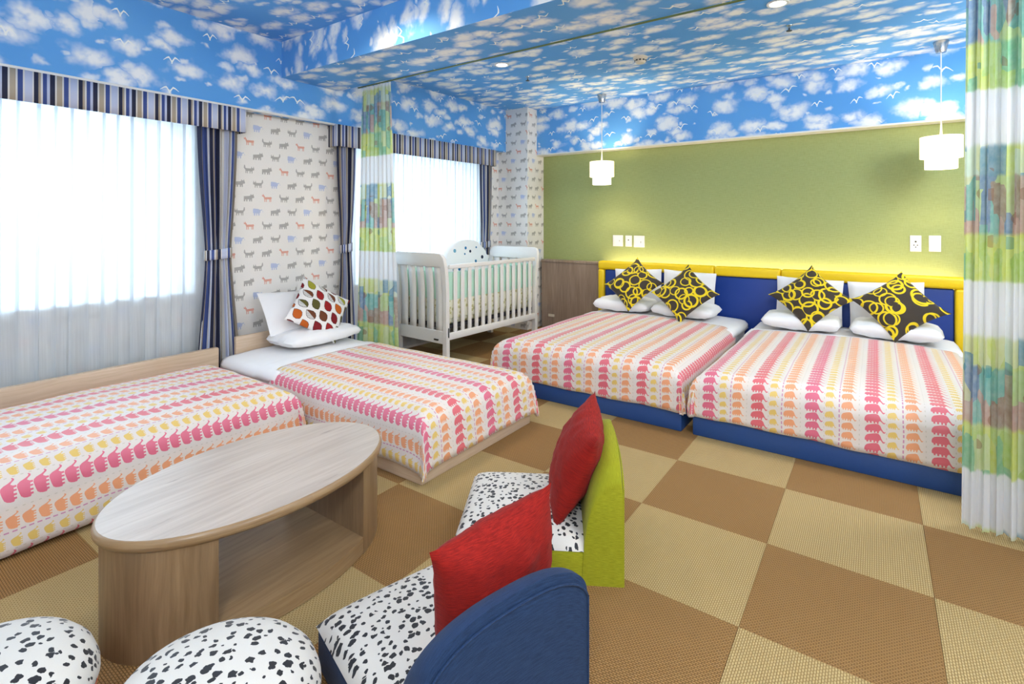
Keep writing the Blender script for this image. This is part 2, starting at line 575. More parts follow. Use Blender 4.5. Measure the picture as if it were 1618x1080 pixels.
def rings():
    g = G('ring_print')
    uv = g.uv()
    x, y, z = g.sep(uv)
    msk = None
    for i, sc in enumerate((8.6, 7.2)):
        d, col, pos = g.vor(g.comb(x * sc + 3.7 * i, y * sc + 1.9 * i), rnd=0.8)
        r1, r2, r3 = g.sep(col)
        rad = 0.27 + r1 * 0.20
        k = (g.abs(d - rad) < (0.036 + r2 * 0.036))
        msk = k if msk is None else g.mx(msk, k)
    n = g.noise(uv, 500.0, 1.0)
    c = g.mix(n, (0.030, 0.022, 0.016), (0.062, 0.048, 0.036))
    c = g.mix(msk, c, (0.78, 0.58, 0.012))
    MATS['ring_print'] = g.finish(g.bsdf(c, 0.8, 0.25, 0, g.bump(n, 0.2, 0.001), 0.15))


rings()


def leaves():
    g = G('leaf_print')
    uv = g.uv()
    x, y, z = g.sep(uv)
    x, y = x * 0.80 - y * 0.60, x * 0.60 + y * 0.80
    CW, CH = 0.104, 0.078
    row = g.floor(y / CH)
    xs = x / CW + g.mod(row, 2.0) * 0.5
    col = g.floor(xs)
    lx = (g.fract(xs) - 0.5) * CW
    ly = (g.fract(y / CH) - 0.5) * CH
    rnd = g.white(g.comb(col, row, 0.0))
    rnd2 = g.white(g.comb(col, row, 5.0))
    ly2 = ly - lx * (rnd2 - 0.5) * 0.5
    tt = lx / 0.046
    lim = g.curve(g.m('MULTIPLY_ADD', tt, 0.5, 0.5, clamp=True), [(0, 0.0), (0.15, 0.45), (0.4, 0.92), (0.62, 1.0), (0.85, 0.7), (1.0, 0.12)]) * 0.034
    inside = (g.abs(ly2) < lim) * (g.abs(tt) < 1.0)
    inner = (g.abs(ly2) < (lim - 0.0035)) * (g.abs(tt) < 0.93)
    c0 = g.ramp(rnd, [(0, (0.22, 0.008, 0.015)), (0.3, (0.58, 0.12, 0.012)), (0.5, (0.11, 0.10, 0.02)), (0.62, (0.17, 0.05, 0.018)), (0.76, (0.40, 0.38, 0.035)), (0.88, (0.34, 0.012, 0.015))], 'CONSTANT')
    veins = (g.fract((lx + g.abs(ly2) * 0.6) / 0.0085) < 0.35)
    half = (ly2 < 0.0) * (rnd2 > 0.45)
    c1 = g.mix(half, c0, (0.82, 0.80, 0.77))
    c1 = g.mix(veins * (0.35 + half * 0.6), c1, (0.035, 0.022, 0.018))
    c = g.mix(inside, (0.82, 0.79, 0.77), (0.05, 0.025, 0.02))
    c = g.mix(inner, c, c1)
    MATS['leaf_print'] = g.finish(g.bsdf(c, 0.75, 0.25))


leaves()


def muslin():
    g = G('muslin_print')
    x, y, z = g.sep(g.obj())
    v = g.comb(x, y, z)
    d, col, pos = g.vor(v, 13.0, '3D')
    r1, r2, r3 = g.sep(col)
    s = (d < 0.16 + r1 * 0.12) * (r2 > 0.35)
    cc = g.ramp(r3, [(0, (0.02, 0.16, 0.36)), (0.4, (0.015, 0.02, 0.06)), (0.7, (0.16, 0.38, 0.55)), (0.88, (0.5, 0.25, 0.2))], 'CONSTANT')
    c = g.mix(s, (0.86, 0.87, 0.90), cc)
    MATS['muslin_print'] = g.finish(g.bsdf(c, 0.8, 0.2))


muslin()


def crib_quilt():
    g = G('crib_quilt')
    co = g.obj()
    d, col, pos = g.vor(co, 26.0, '3D')
    r1, r2, r3 = g.sep(col)
    c = g.mix((d < 0.36), (0.76, 0.74, 0.58), (0.52, 0.50, 0.26))
    MATS['crib_quilt'] = g.finish(g.bsdf(c, 0.85, 0.15))


crib_quilt()


def glow(name, col, strength):
    g = G(name)
    n = g.noise(g.obj(), 40.0, 1.0)
    c = g.mix(n, col, tuple(min(1, q * 1.02) for q in col))
    MATS[name] = g.finish(g.bsdf(c, 0.6, 0.2, emit=c, estr=strength))


glow('shade_glow', (1.0, 0.90, 0.66), 0.95)
glow('shade_glow_low', (1.0, 0.94, 0.78), 1.5)
glow('downlight_glow', (1.0, 0.95, 0.85), 6.0)
glow('cove_glow', (1.0, 0.86, 0.55), 9.0)


def glass():
    g = G('window_glass')
    tp = g.node('ShaderNodeBsdfTransparent')
    gl = g.node('ShaderNodeBsdfGlossy')
    gl.inputs['Roughness'].default_value = 0.03
    MATS['window_glass'] = g.finish(g.mixsh(0.06, tp.outputs[0], gl.outputs[0]))


glass()

# ------------------------------------------------------------------ mesh builder


class MB:
    def __init__(s):
        s.bm = bmesh.new()
        s.uv = s.bm.loops.layers.uv.new('UVMap')
        s.has = s.bm.faces.layers.int.new('has')

    def box(s, a, b, bev=0.0, seg=2, M=None):
        a, b = [min(p, q) for p, q in zip(a, b)], [max(p, q) for p, q in zip(a, b)]
        r = bmesh.ops.create_cube(s.bm, size=1.0)
        vs_ = r['verts']
        for v in vs_:
            v.co = Vector([a[i] + (v.co[i] + 0.5) * (b[i] - a[i]) for i in range(3)])
        if bev > 0:
            es = set(e for v in vs_ for e in v.link_edges)
            rr = bmesh.ops.bevel(s.bm, geom=list(es), offset=bev, segments=seg, affect='EDGES', profile=0.5)
            vs_ = set(rr['verts'])
            # grow to the whole island
            todo = list(vs_)
            while todo:
                v = todo.pop()
                for e in v.link_edges:
                    o = e.other_vert(v)
                    if o not in vs_:
                        vs_.add(o); todo.append(o)
        if M is not None:
            for v in vs_:
                v.co = M @ v.co
        return s

    def grid(s, fn, nu, nv, uvfn=None, closeu=False, flip=False):
        """fn(i/nu, j/nv) -> point"""
        P = []
        for j in range(nv + 1):
            P.append([s.bm.verts.new(fn(i / nu, j / nv)) for i in range(nu if closeu else nu + 1)])
        for j in range(nv):
            for i in range(nu):
                i2 = (i + 1) % nu if closeu else i + 1
                q = [P[j][i], P[j][i2], P[j + 1][i2], P[j + 1][i]]
                uvs = [(i / nu, j / nv), ((i + 1) / nu, j / nv), ((i + 1) / nu, (j + 1) / nv), (i / nu, (j + 1) / nv)]
                if flip:
                    q.reverse(); uvs.reverse()
                try:
                    f = s.bm.faces.new(q)
                except ValueError:
                    continue
                if uvfn:
                    f[s.has] = 1
                    for l, t in zip(f.loops, uvs):
                        l[s.uv].uv = uvfn(*t)
        return P

    def lathe(s, prof, n=32, c=(0, 0, 0), sx=1.0, sy=1.0, cap=True):
        """prof: list of (r, z)"""
        rings_ = []
        for r, z in prof:
            rings_.append([s.bm.verts.new((c[0] + r * sx * math.cos(2 * PI * i / n), c[1] + r * sy * math.sin(2 * PI * i / n), c[2] + z)) for i in range(n)])
        for k in range(len(rings_) - 1):
            for i in range(n):
                j = (i + 1) % n
                s.bm.faces.new((rings_[k][i], rings_[k][j], rings_[k + 1][j], rings_[k + 1][i]))
        if cap:
            s.bm.faces.new(list(reversed(rings_[0])))
            s.bm.faces.new(rings_[-1])
        return s

    def tube(s, pts, r, n=8):
        pts = [Vector(p) for p in pts]
        rings_ = []
        for k, p in enumerate(pts):
            d = (pts[min(k + 1, len(pts) - 1)] - pts[max(k - 1, 0)]).normalized()
            up = Vector((0, 0, 1)) if abs(d.z) < 0.9 else Vector((1, 0, 0))
            a = d.cross(up).normalized()
            b = a.cross(d).normalized()
            rad = r[k] if isinstance(r, (list, tuple)) else r
            rings_.append([s.bm.verts.new(p + a * rad * math.cos(2 * PI * i / n) + b * rad * math.sin(2 * PI * i / n)) for i in range(n)])
        for k in range(len(rings_) - 1):
            for i in range(n):
                j = (i + 1) % n
                s.bm.faces.new((rings_[k][i], rings_[k][j], rings_[k + 1][j], rings_[k + 1][i]))
        s.bm.faces.new(list(reversed(rings_[0])))
        s.bm.faces.new(rings_[-1])
        return s

    def prism(s, outline, fn, d0, d1, bev=0.0, seg=2):
        """outline: list of 2d points; fn(p, d) -> 3d point; extruded d0..d1"""
        A = [s.bm.verts.new(fn(p, d0)) for p in outline]
        B = [s.bm.verts.new(fn(p, d1)) for p in outline]
        n = len(outline)
        f0 = s.bm.faces.new(A)
        f1 = s.bm.faces.new(list(reversed(B)))
        for i in range(n):
            j = (i + 1) % n
            s.bm.faces.new((A[j], A[i], B[i], B[j]))
        if bev > 0:
            es = list(f0.edges) + list(f1.edges)
            bmesh.ops.bevel(s.bm, geom=es, offset=bev, segments=seg, affect='EDGES', profile=0.5)
        return s

    def build(s, name, mat, parent=None, loc=None, sharp=38.0, solid=0.0, swap=False, M=None):
        bm = s.bm
        if M is not None:
            bmesh.ops.transform(bm, matrix=M, verts=bm.verts)
        if loc is not None:
            bmesh.ops.translate(bm, vec=-Vector(loc), verts=bm.verts)
        bmesh.ops.recalc_face_normals(bm, faces=bm.faces) if solid == 0.0 else None
        bm.normal_update()
        off = Vector(loc) if loc is not None else Vector((0, 0, 0))
        for f in bm.faces:
            f.smooth = True
            if not f[s.has]:
                n = f.normal
                ax = max(range(3), key=lambda i: abs(n[i]))
                for l in f.loops:
                    c = l.vert.co + off
                    u = (c.y, c.z) if ax == 0 else (c.x, c.z) if ax == 1 else (c.x, c.y)
                    l[s.uv].uv = (u[1], u[0]) if swap else u
        me = bpy.data.meshes.new(name)
        bm.to_mesh(me)
        bm.free()
        me.set_sharp_from_angle(angle=R(sharp))
        me.materials.append(MATS[mat])
        o = bpy.data.objects.new(name, me)
        COL.objects.link(o)
        if parent is not None:
            o.parent = parent
        if loc is not None:
            o.location = loc
        if solid:
            md = o.modifiers.new('solid', 'SOLIDIFY')
            md.thickness = solid
            md.offset = -1.0
        return o


def tag(o, label, cat, group=None):
    o['label'] = label
    o['category'] = cat
    if group: o['group'] = group
    return o


def struct(o, label=None):
    o['kind'] = 'structure'
    if label:
        o['label'] = label
    return o


def thing(name, label, cat, loc=(0, 0, 0), rotz=0.0, group=None):
    o = bpy.data.objects.new(name, None)
    o.empty_display_size = 0.1
    COL.objects.link(o)
    o.location = loc
    o.rotation_euler = (0, 0, rotz)
    return tag(o, label, cat, group)


def dup(root, loc, rotz=None, label=None):
    r = root.copy(); COL.objects.link(r)
    r.location = loc
    if rotz is not None: r.rotation_euler = (0, 0, rotz)
    if label: r['label'] = label
    for ch in list(root.children):
        c = ch.copy(); COL.objects.link(c); c.parent = r
        for gch in list(ch.children):
            d = gch.copy(); COL.objects.link(d); d.parent = c
    return r


# ------------------------------------------------------------------ room shell
XR, YF = 2.0, -2.6          # right wall and the wall behind the camera
XW, XS = -3.84, -3.70       # window wall and the face of the soffit over it
YB, YS = 5.28, 5.13         # green wall and the soffit over it
ZB, ZT = 2.54, 2.60         # bedroom ceiling and tray ceiling
ZBEAM, ZS = 2.33, 2.05

# floor slab with carpet tiles
m = MB(); m.box((-4.1, YF - 0.1, -0.10), (XR + 0.1, YB + 0.1, -0.006))
floor = struct(m.build('floor', 'carpet_brown'), 'floor of woven carpet tiles in a beige and brown chequer')
tile_me = []
for nm in ('carpet_light', 'carpet_brown'):
    m = MB(); m.box((-0.2495, -0.2495, -0.006), (0.2495, 0.2495, 0.0), 0.001, 1)
    o = m.build('carpet_tile', nm)
    tile_me.append(o.data)
    bpy.data.objects.remove(o)
TX0, TY0 = -0.343, 2.19
for i in range(-8, 6):
    for j in range(-10, 7):
        cx, cy = TX0 + (i + 0.5) * 0.5, TY0 + (j + 0.5) * 0.5
        if cx < -4.0 or cx > XR - 0.2 or cy > YB - 0.1 or cy < YF + 0.2:
            continue
        o = bpy.data.objects.new('carpet_tile', tile_me[0 if (i + j) % 2 == 0 else 1])
        COL.objects.link(o)
        o.parent = floor
        o.location = (cx, cy, 0)

# window wall (two stretches, the bedroom one slightly slanted)


def frame_matrix(A, B):
    A = Vector((*A, 0)); B = Vector((*B, 0))
    d = (B - A).normalized()
    n = Vector((d.y, -d.x, 0))          # into the room (+x)
    M = Matrix(((d.x, n.x, 0, A.x), (d.y, n.y, 0, A.y), (0, 0, 1, 0), (0, 0, 0, 1)))
    return M, (B - A).length


def wall_hole(name, A, B, z1, hole, mat, th=0.28, label=None):
    """inner face on the line A-B, thickness outward; hole (s0, s1, z0, z1)"""
    M, L = frame_matrix(A, B)
    s0, s1, h0, h1 = hole
    m = MB()
    for a, b, c, d in ((0, s0, 0, z1), (s1, L, 0, z1), (s0, s1, 0, h0), (s0, s1, h1, z1)):
        m.box((a, -th, c), (b, 0, d))
    bmesh.ops.remove_doubles(m.bm, verts=m.bm.verts, dist=0.0001)
    for f in m.bm.faces:                       # uv in metres along the wall
        f.normal_update()
        f[m.has] = 1
        for l in f.loops:
            c = l.vert.co
            l[m.uv].uv = (c.x, c.z) if abs(f.normal.x) < 0.9 else (c.y, c.z)
    return struct(m.build(name, mat, M=M, sharp=20), label), M


W0, W1, W2 = (XW, YF), (XW, 1.90), (-3.655, 5.02)
wallA, MA = wall_hole('wall_left', W0, W1, 2.62, (1.85, 4.24, 0.74, 1.93), 'animal_paper', label='cream wall printed with small animals around the large window')
wallB, MB_ = wall_hole('wall_left_bedroom', W1, W2, 2.62, (1.02, 2.68, 0.66, 1.93), 'animal_paper', label='cream animal-print wall with the window behind the cot')


def window(name, M, s0, s1, z0, z1, splits, label):
    o = bpy.data.objects.new(name, None)
    COL.objects.link(o)
    o.matrix_world = M
    struct(o, label)
    th = 0.11
    y0, y1 = -0.24, -0.18
    for a, b, c, d in ((s0, s1, z0, z0 + th), (s0, s1, z1 - th, z1), (s0, s0 + th, z0 + th, z1 - th), (s1 - th, s1, z0 + th, z1 - th)):
        mm = MB(); mm.box((a, y0, c), (b, y1, d), 0.004, 1)
        mm.build('window_frame', 'frame_white', o)
    xs = [s0 + th] + list(splits) + [s1 - th]
    for k in splits:
        mm = MB(); mm.box((k - 0.03, y0, z0 + th), (k + 0.03, y1, z1 - th), 0.004, 1)
        mm.build('mullion', 'frame_white', o)
    for a, b in zip(xs[:-1], xs[1:]):
        e0 = 0.03 if a in splits else 0
        e1 = 0.03 if b in splits else 0
        mm = MB(); mm.box((a + e0, -0.214, z0 + th), (b - e1, -0.208, z1 - th))
        mm.build('pane', 'window_glass', o)
    mm = MB(); mm.box((s0, -0.18, z0 - 0.0), (s1, 0.015, z0 + 0.02), 0.003, 1)
    mm.build('window_sill', 'frame_white', o)
    return o


window('window_1', MA, 1.85, 4.24, 0.74, 1.93, (3.02,), 'wide white-framed window behind the sheer curtain on the left')
window('window_2', MB_, 1.02, 2.68, 0.66, 1.93, (1.85,), 'white-framed window behind the cot')

# pillar, green wall, other walls
m = MB(); m.box((-4.0, 4.93, 0), (-3.25, YB + 0.1, 2.62))
struct(m.build('wall_pillar', 'animal_paper'), 'square corner pillar papered with small animals')
m = MB(); m.box((-3.25, YB, 0), (XR, YB + 0.1, 2.62))
struct(m.build('wall_back', 'green_wall'), 'olive green textured wall behind the headboard')
m = MB(); m.box((XR, YF, 0), (XR + 0.1, YB + 0.1, 2.7))
struct(m.build('wall_right', 'plaster'), 'plain off-white wall on the right')
m = MB(); m.box((-4.1, YF - 0.1, 0), (XR + 0.1, YF, 2.7))
struct(m.build('wall_front', 'plaster'), 'plain off-white wall behind the viewer')

# ceilings, beam, soffits: all papered with sky
m = MB(); m.box((-4.0, YF, ZT), (XR, 2.25, ZT + 0.1))
struct(m.build('ceiling', 'sky_paper'), 'raised tray ceiling papered with blue sky, clouds and gulls')
m = MB(); m.box((-4.0, 2.6, ZB), (XR, YB, ZB + 0.1))
struct(m.build('ceiling_bedroom', 'sky_paper'), 'bedroom ceiling papered with small clouds and gulls')
m = MB(); m.box((XS, 2.215, ZBEAM), (XR, 2.72, ZT + 0.1))
# the paper on the beam's upright face runs down from the ceiling
for f in m.bm.faces:
    f.normal_update()
    if abs(f.normal.y) > 0.9:
        f[m.has] = 1
        for l in f.loops:
            l[m.uv].uv = (l.vert.co.z * 1.0 + 7.3, l.vert.co.x)
struct(m.build('trim_1', 'sky_paper'), 'dropped ceiling beam papered with blue sky')
m = MB()
for a, b in (((XS, YF), (XS, 2.74)), ((XS, 2.74), (-3.555, 4.93))):
    M_, L_ = frame_matrix(a, b)
    m.box((0, -0.30, ZS), (L_, 0, ZT + 0.06), M=M_)
struct(m.build('trim_2', 'sky_paper'), 'sky-papered soffit running above the windows')
m = MB(); m.box((-3.25, YS, 2.02), (XR, YB, ZB + 0.05))
struct(m.build('trim_3', 'sky_paper'), 'sky-papered soffit above the green wall')
m = MB(); m.box((-3.25, YS - 0.004, 2.006), (XR, YB - 0.002, 2.021), 0.003, 1)
struct(m.build('trim_4', 'white_paint'), 'thin white moulding at the top of the green wall')
m = MB(); m.box((XS - 0.02, YF, ZS - 0.012), (XS + 0.006, 2.70, ZS + 0.004), 0.003, 1)
struct(m.build('trim_5', 'white_paint'), 'thin edge moulding under the window soffit')

# ------------------------------------------------------------------ curtains


def cloth(fn_xy, ztop, zbot, width_fn, folds, amp_fn, cloth_w, nz=40, per=8, seed=0, M=None, voff=0.0):
    """returns MB with a pleated sheet in (s, n, z) space"""
    rnd = random.Random(seed)
    ph = [rnd.uniform(-0.5, 0.5) for _ in range(folds + 2)]
    am = [rnd.uniform(0.6, 1.15) for _ in range(folds + 2)]
    m = MB()

    def f(u, v):
        z = ztop + (zbot - ztop) * v
        a, b = width_fn(z)
        k = min(int(u * folds), folds - 1)
        w_ = amp_fn(z)
        s = a + (b - a) * u
        th = 2 * PI * folds * u
        n = w_ * am[k] * math.sin(th) + 0.25 * w_ * math.sin(2.7 * th + ph[k] * 3 + v * 1.5)
        s += 0.18 * (b - a) / folds * math.sin(th * 2 + ph[k] + v)
        return Vector(fn_xy(s, n) + (z,))
    m.grid(f, folds * per, nz, lambda u, v: (u * cloth_w, ztop + (zbot - ztop) * v + voff))
    if M is not None:
        bmesh.ops.transform(m.bm, matrix=M, verts=m.bm.verts)
    return m


def lerp(a, b, t): return a + (b - a) * t
def sst(t):
    t = max(0.0, min(1.0, t)); return t * t * (3 - 2 * t)


def wl(s, n): return (s, n)


# local (s) coordinates: living wall s = y - YF ; bedroom wall measured from W1
def pelmet(name, M, s0, s1, z0, z1, n0, n1, label, cloth_scale=1.0):
    t = thing(name, label, 'pelmet', loc=(M @ Vector((s1 if False else (s0 + s1) / 2, n1, z0))))
    inv = Matrix.Translation(-Vector(t.location)) @ M
    m = MB()
    pts = [(s0, n0), (s0, n1), (s1, n1), (s1, n0)]
    L = [0]
    for p, q in zip(pts[:-1], pts[1:]):
        L.append(L[-1] + math.hypot(q[0] - p[0], q[1] - p[1]))
    for k in range(3):
        p, q = pts[k], pts[k + 1]
        nn = max(2, int((L[k + 1] - L[k]) / 0.02))

        def f(u, v, p=p, q=q):
            x = lerp(p[0], q[0], u); y = lerp(p[1], q[1], u)
            return (x, y, lerp(z1, z0, v))
        m.grid(f, nn, 2, lambda u, v, k=k: (lerp(L[k], L[k + 1], u) * cloth_scale, lerp(z1, z0, v)))
    bmesh.ops.remove_doubles(m.bm, verts=m.bm.verts, dist=0.0005)
    m.build('valance', 'stripe_fabric', t, M=inv, solid=0.008)
    m = MB(); m.box((s0 + 0.01, n0, z1 - 0.02), (s1 - 0.01, n1 - 0.01, z1 - 0.002))
    m.build('pelmet_board', 'white_paint', t, M=inv)
    return t


SL = lambda y: y - YF
pelmet('pelmet', MA, SL(-0.9), SL(1.935), 1.872, 2.038, 0.004, 0.142, 'navy, tan and white striped pelmet over the large left window')
pelmet('pelmet', MB_, 0.80, 2.835, 1.865, 2.046, 0.004, 0.125, 'striped pelmet over the window behind the cot')


def drape(M, sc, half_top, half_tie, half_bot, ztop, zbot, ztie, nmid, label, seed, lean=0.0, leanb=0.0):
    base = M @ Vector((sc, nmid, zbot))
    t = thing('striped_curtain', label, 'curtain', loc=base, group='tied-back striped curtains')
    inv = Matrix.Translation(-base) @ M

    def wf(z):
        if z > ztie:
            k = sst((z - ztie) / (ztop - ztie))
            h = lerp(half_tie, half_top, k ** 0.7)
            c = sc + lean * k
        else:
            k = sst((ztie - z) / (ztie - zbot))
            h = lerp(half_tie, half_bot, k ** 0.8)
            c = sc + leanb * k
        return (c - h, c + h)

    def af(z):
        return 0.012 + 0.016 * min(1, abs(z - ztie) / 0.25)
    m = cloth(lambda s, n: (s, n + nmid), ztop, zbot, wf, 6, af, half_top * 3.1, nz=46, per=10, seed=seed)
    m.build('drape', 'stripe_fabric', t, M=inv)
    m = MB()
    h = half_tie + 0.006

    def f(u, v):
        a = 2 * PI * u
        return (sc + h * math.cos(a), nmid + 0.034 * math.sin(a), ztie + 0.035 - 0.07 * v + 0.008 * math.cos(a))
    m.grid(f, 28, 3, lambda u, v: (u * 0.5, v * 0.07), closeu=True)
    m.build('tieback', 'stripe_fabric', t, M=inv, solid=0.004)
    return t


drape(MA, SL(1.775), 0.135, 0.088, 0.15, 1.90, 0.02, 1.01, 0.09, 'navy and tan striped curtain tied back beside the large left window', 3, 0.0, 0.0)
drape(MB_, 0.915, 0.095, 0.055, 0.10, 1.90, 0.02, 1.01, 0.075, 'striped curtain tied back between the animal-print wall and the print divider curtain', 5)
drape(MB_, 2.72, 0.10, 0.075, 0.10, 1.90, 0.02, 0.98, 0.075, 'striped curtain tied back beside the corner pillar behind the cot', 9)

m = cloth(lambda s, n: (s, n + 0.028), 1.96, 0.03, lambda z: (SL(-0.85), SL(1.70)), 17, lambda z: 0.008 + 0.008 * (1.96 - z) / 1.9, 3.2, nz=20, per=10, seed=2, M=MA)
tag(m.build('sheer_curtain', 'sheer', loc=(XW + 0.035, 0.4, 0.03)), 'long white sheer curtain hanging in front of the large left window', 'sheer curtain')
m = cloth(lambda s, n: (s, n + 0.022), 1.96, 0.03, lambda z: (0.96, 2.72), 15, lambda z: 0.010, 2.4, nz=20, per=10, seed=4, M=MB_)
tag(m.build('sheer_curtain', 'sheer', loc=(-3.72, 3.7, 0.03)), 'white sheer curtain in front of the window behind the cot', 'sheer curtain')

# divider curtains and their ceiling rail
RY = 2.742
m = cloth(lambda s, n: (s, RY + n), 2.318, 0.012, lambda z: (lerp(-3.50, -3.415, (z / 2.32)), lerp(-2.985, -3.075, z / 2.32)), 8, lambda z: 0.013, 1.0, nz=44, per=12, seed=12)
tag(m.build('divider_curtain', 'divider_print', loc=(-3.24, RY, 0.0)), 'sheer divider curtain printed with green and teal trees, gathered by the window side', 'curtain', 'printed divider curtains')
m = cloth(lambda s, n: (s, RY + 0.012 + n), 2.318, 0.012, lambda z: (lerp(0.278, 0.30, z / 2.32), 0.80), 13, lambda z: 0.03, 2.2, nz=44, per=12, seed=21)
tag(m.build('divider_curtain', 'divider_print', loc=(0.5, RY, 0.0)), 'sheer divider curtain printed with green, blue and pink patches, gathered right of the double beds', 'curtain', 'printed divider curtains')
m = MB(); m.box((-3.45, 2.722, 2.319), (XR - 0.005, 2.736, 2.3265), 0.001, 1)
tag(m.build('curtain_rail', 'rail_green', loc=(-0.8, 2.735, 2.32)), 'thin dark green curtain rail running along the ceiling beam', 'curtain rail')

# ------------------------------------------------------------------ beds


def fold(s, half, r):
    """unrolled cloth coordinate -> (position, drop)"""
    a = abs(s)
    flat = half - r
    sg = 1 if s >= 0 else -1
    if a <= flat:
        return s, 0.0
    arc = r * PI / 2
    if a <= flat + arc:
        t = (a - flat) / r
        return sg * (flat + r * math.sin(t)), r * (1 - math.cos(t))
    return sg * half, r + (a - flat - arc)


def duvet(parent, W, y0, L, zt, zb, r, crown, seed, phase, flare=0.02, corner_low=0.0, cloth_drop=None, sagr=0.0):
    """local bed space: x across, y from the head (0) to the foot (L)"""
    half = W / 2
    arc = r * PI / 2
    drop = zt - zb
    smax = (half - r) + arc + max(0.0, drop - r)
    tmax = (L - r) + arc + max(0.0, drop - r)
    m = MB()

    def f(u, v):
        s = -smax + 2 * smax * u
        t = y0 + (tmax - y0) * v
        x, ds = fold(s, half, r)
        y, dt = fold(t, L, r)
        both = min(ds, dt)
        d = max(ds, dt)
        z = zt - d
        cx = x / half
        k = max(0.0, 1 - (d / r))
        z += crown * (1 - cx * cx) * (1 - max(0.0, (y - L + 0.5) / 0.5) ** 2 * 0.7) * k
        if ds > r:
            x += math.copysign(flare * (ds - r) / max(0.01, drop - r), x) * 0.6
        if dt > r:
            y += flare * (dt - r) / max(0.01, drop - r) * 0.6
        if both > 0:
            q = min(1.0, both / (drop * 0.7))
            x += math.copysign(0.016 * q, x)
            y += 0.016 * q
            z -= corner_low * q
        nz = mnoise.noise(Vector((s * 3.0 + seed, t * 3.0, 0.3)))
        n2 = mnoise.noise(Vector((s * 9.0, t * 7.0 + seed, 1.3)))
        z += 0.007 * nz + 0.0035 * n2
        if d > r:
            x += 0.006 * n2 * (1 if x > 0 else -1)
            y += 0.006 * nz * (1 if dt > r else 0)
            hem = 0.008 * mnoise.noise(Vector((s * 6, t * 6, seed + 4)))
            z += hem
        z = max(z, 0.012)
        return (x, y, z)
    nu = int(2 * smax / 0.028)
    nv = int((tmax - y0) / 0.028)
    m.grid(f, nu, nv, lambda u, v: (-(-smax + 2 * smax * u) + phase + 20 * 0.255, -(y0 + (tmax - y0) * v) + 5.0))
    return m.build('duvet', 'elephant_print', parent, solid=0.022, sharp=60)


def mattress(parent, W, L, z0, z1, name='mattress', inset=0.0):
    m = MB()
    m.box((-W / 2 + inset, 0.0, z0), (W / 2 - inset, L - 0.03, z1), 0.045, 4)
    return m.build(name, 'linen', parent, sharp=60)


def bed(name, label, loc, rotz, W, L, zbase, zt, zb, base_mat, y0, r, crown, seed, phase, corner_low=0.0, base_inset=0.02, flare=0.02):
    t = thing(name, label, 'bed', loc, rotz)
    m = MB(); m.box((-W / 2 + base_inset, 0.0, 0.0), (W / 2 - base_inset, L, zbase), 0.008, 2)
    m.build('base', base_mat, t)
    mat_o = mattress(t, W, L, zbase, zt - 0.026, inset=0.03)
    # turned-down white sheet edge next to the duvet
    half = W / 2
    m = MB()

    def f(u, v):
        smax = half + 0.04
        s = -smax + 2 * smax * u
        x, ds = fold(s, half - 0.004, 0.05)
        z = zt - 0.018 - ds + crown * 0.8 * (1 - (x / half) ** 2) * max(0, 1 - ds / 0.05)
        z += 0.003 * mnoise.noise(Vector((s * 7, v * 2, seed)))
        return (x, lerp(0.012, y0 + 0.06, v), z + 0.010 * sst((v - 0.62) / 0.08))
    m.grid(f, 40, 24)
    m.build('sheet', 'linen', mat_o, solid=0.012, sharp=60)
    duvet(t, W + 0.004, y0, L + 0.012, zt, zb, r, crown, seed, phase, flare, corner_low)
    return t


BY = 5.045
bedA = bed('double_bed', 'low double bed with elephant-print duvet, left of the two against the yellow headboard', (-1.622, BY, 0), PI, 1.376, BY - 3.06, 0.118, 0.365, 0.115, 'base_blue', 0.55, 0.10, 0.03, 1.0, 0.10, 0.0, 0.0, 0.006)
bedB = bed('double_bed', 'low double bed with elephant-print duvet, beside the right-hand divider curtain', (-0.183, BY, 0), PI, 1.376, BY - 3.06, 0.118, 0.365, 0.115, 'base_blue', 0.54, 0.10, 0.03, 5.0, 0.122, 0.0, 0.0, 0.006)
bedC = bed('single_bed', 'low single bed with elephant-print duvet and leaf-print cushion, between the animal wall and the carpet', (-3.66, 2.20, 0), -PI / 2, 0.93, 1.925, 0.068, 0.325, 0.075, 'board_wood', 0.62, 0.09, 0.018, 9.0, 0.0, 0.03, 0.0, 0.03)
m = MB(); m.box((-0.46, -0.035, 0.0), (0.35, -0.002, 0.43), 0.012, 2)
m.build('headboard', 'board_wood', bedC)
bedD = bed('daybed', 'single bed with elephant-print duvet standing lengthwise under the large left window', (-3.09, -0.30, 0), 0.0, 0.98, 1.955, 0.07, 0.315, 0.02, 'board_wood', 0.30, 0.10, 0.03, 13.0, 0.05, 0.0, 0.05, 0.02)
m = MB(); m.box((-0.59, 0.0, 0.0), (-0.548, 2.03, 0.385), 0.012, 2)
m.build('side_board', 'board_wood', bedD)

# ------------------------------------------------------------------ pillows and cushions


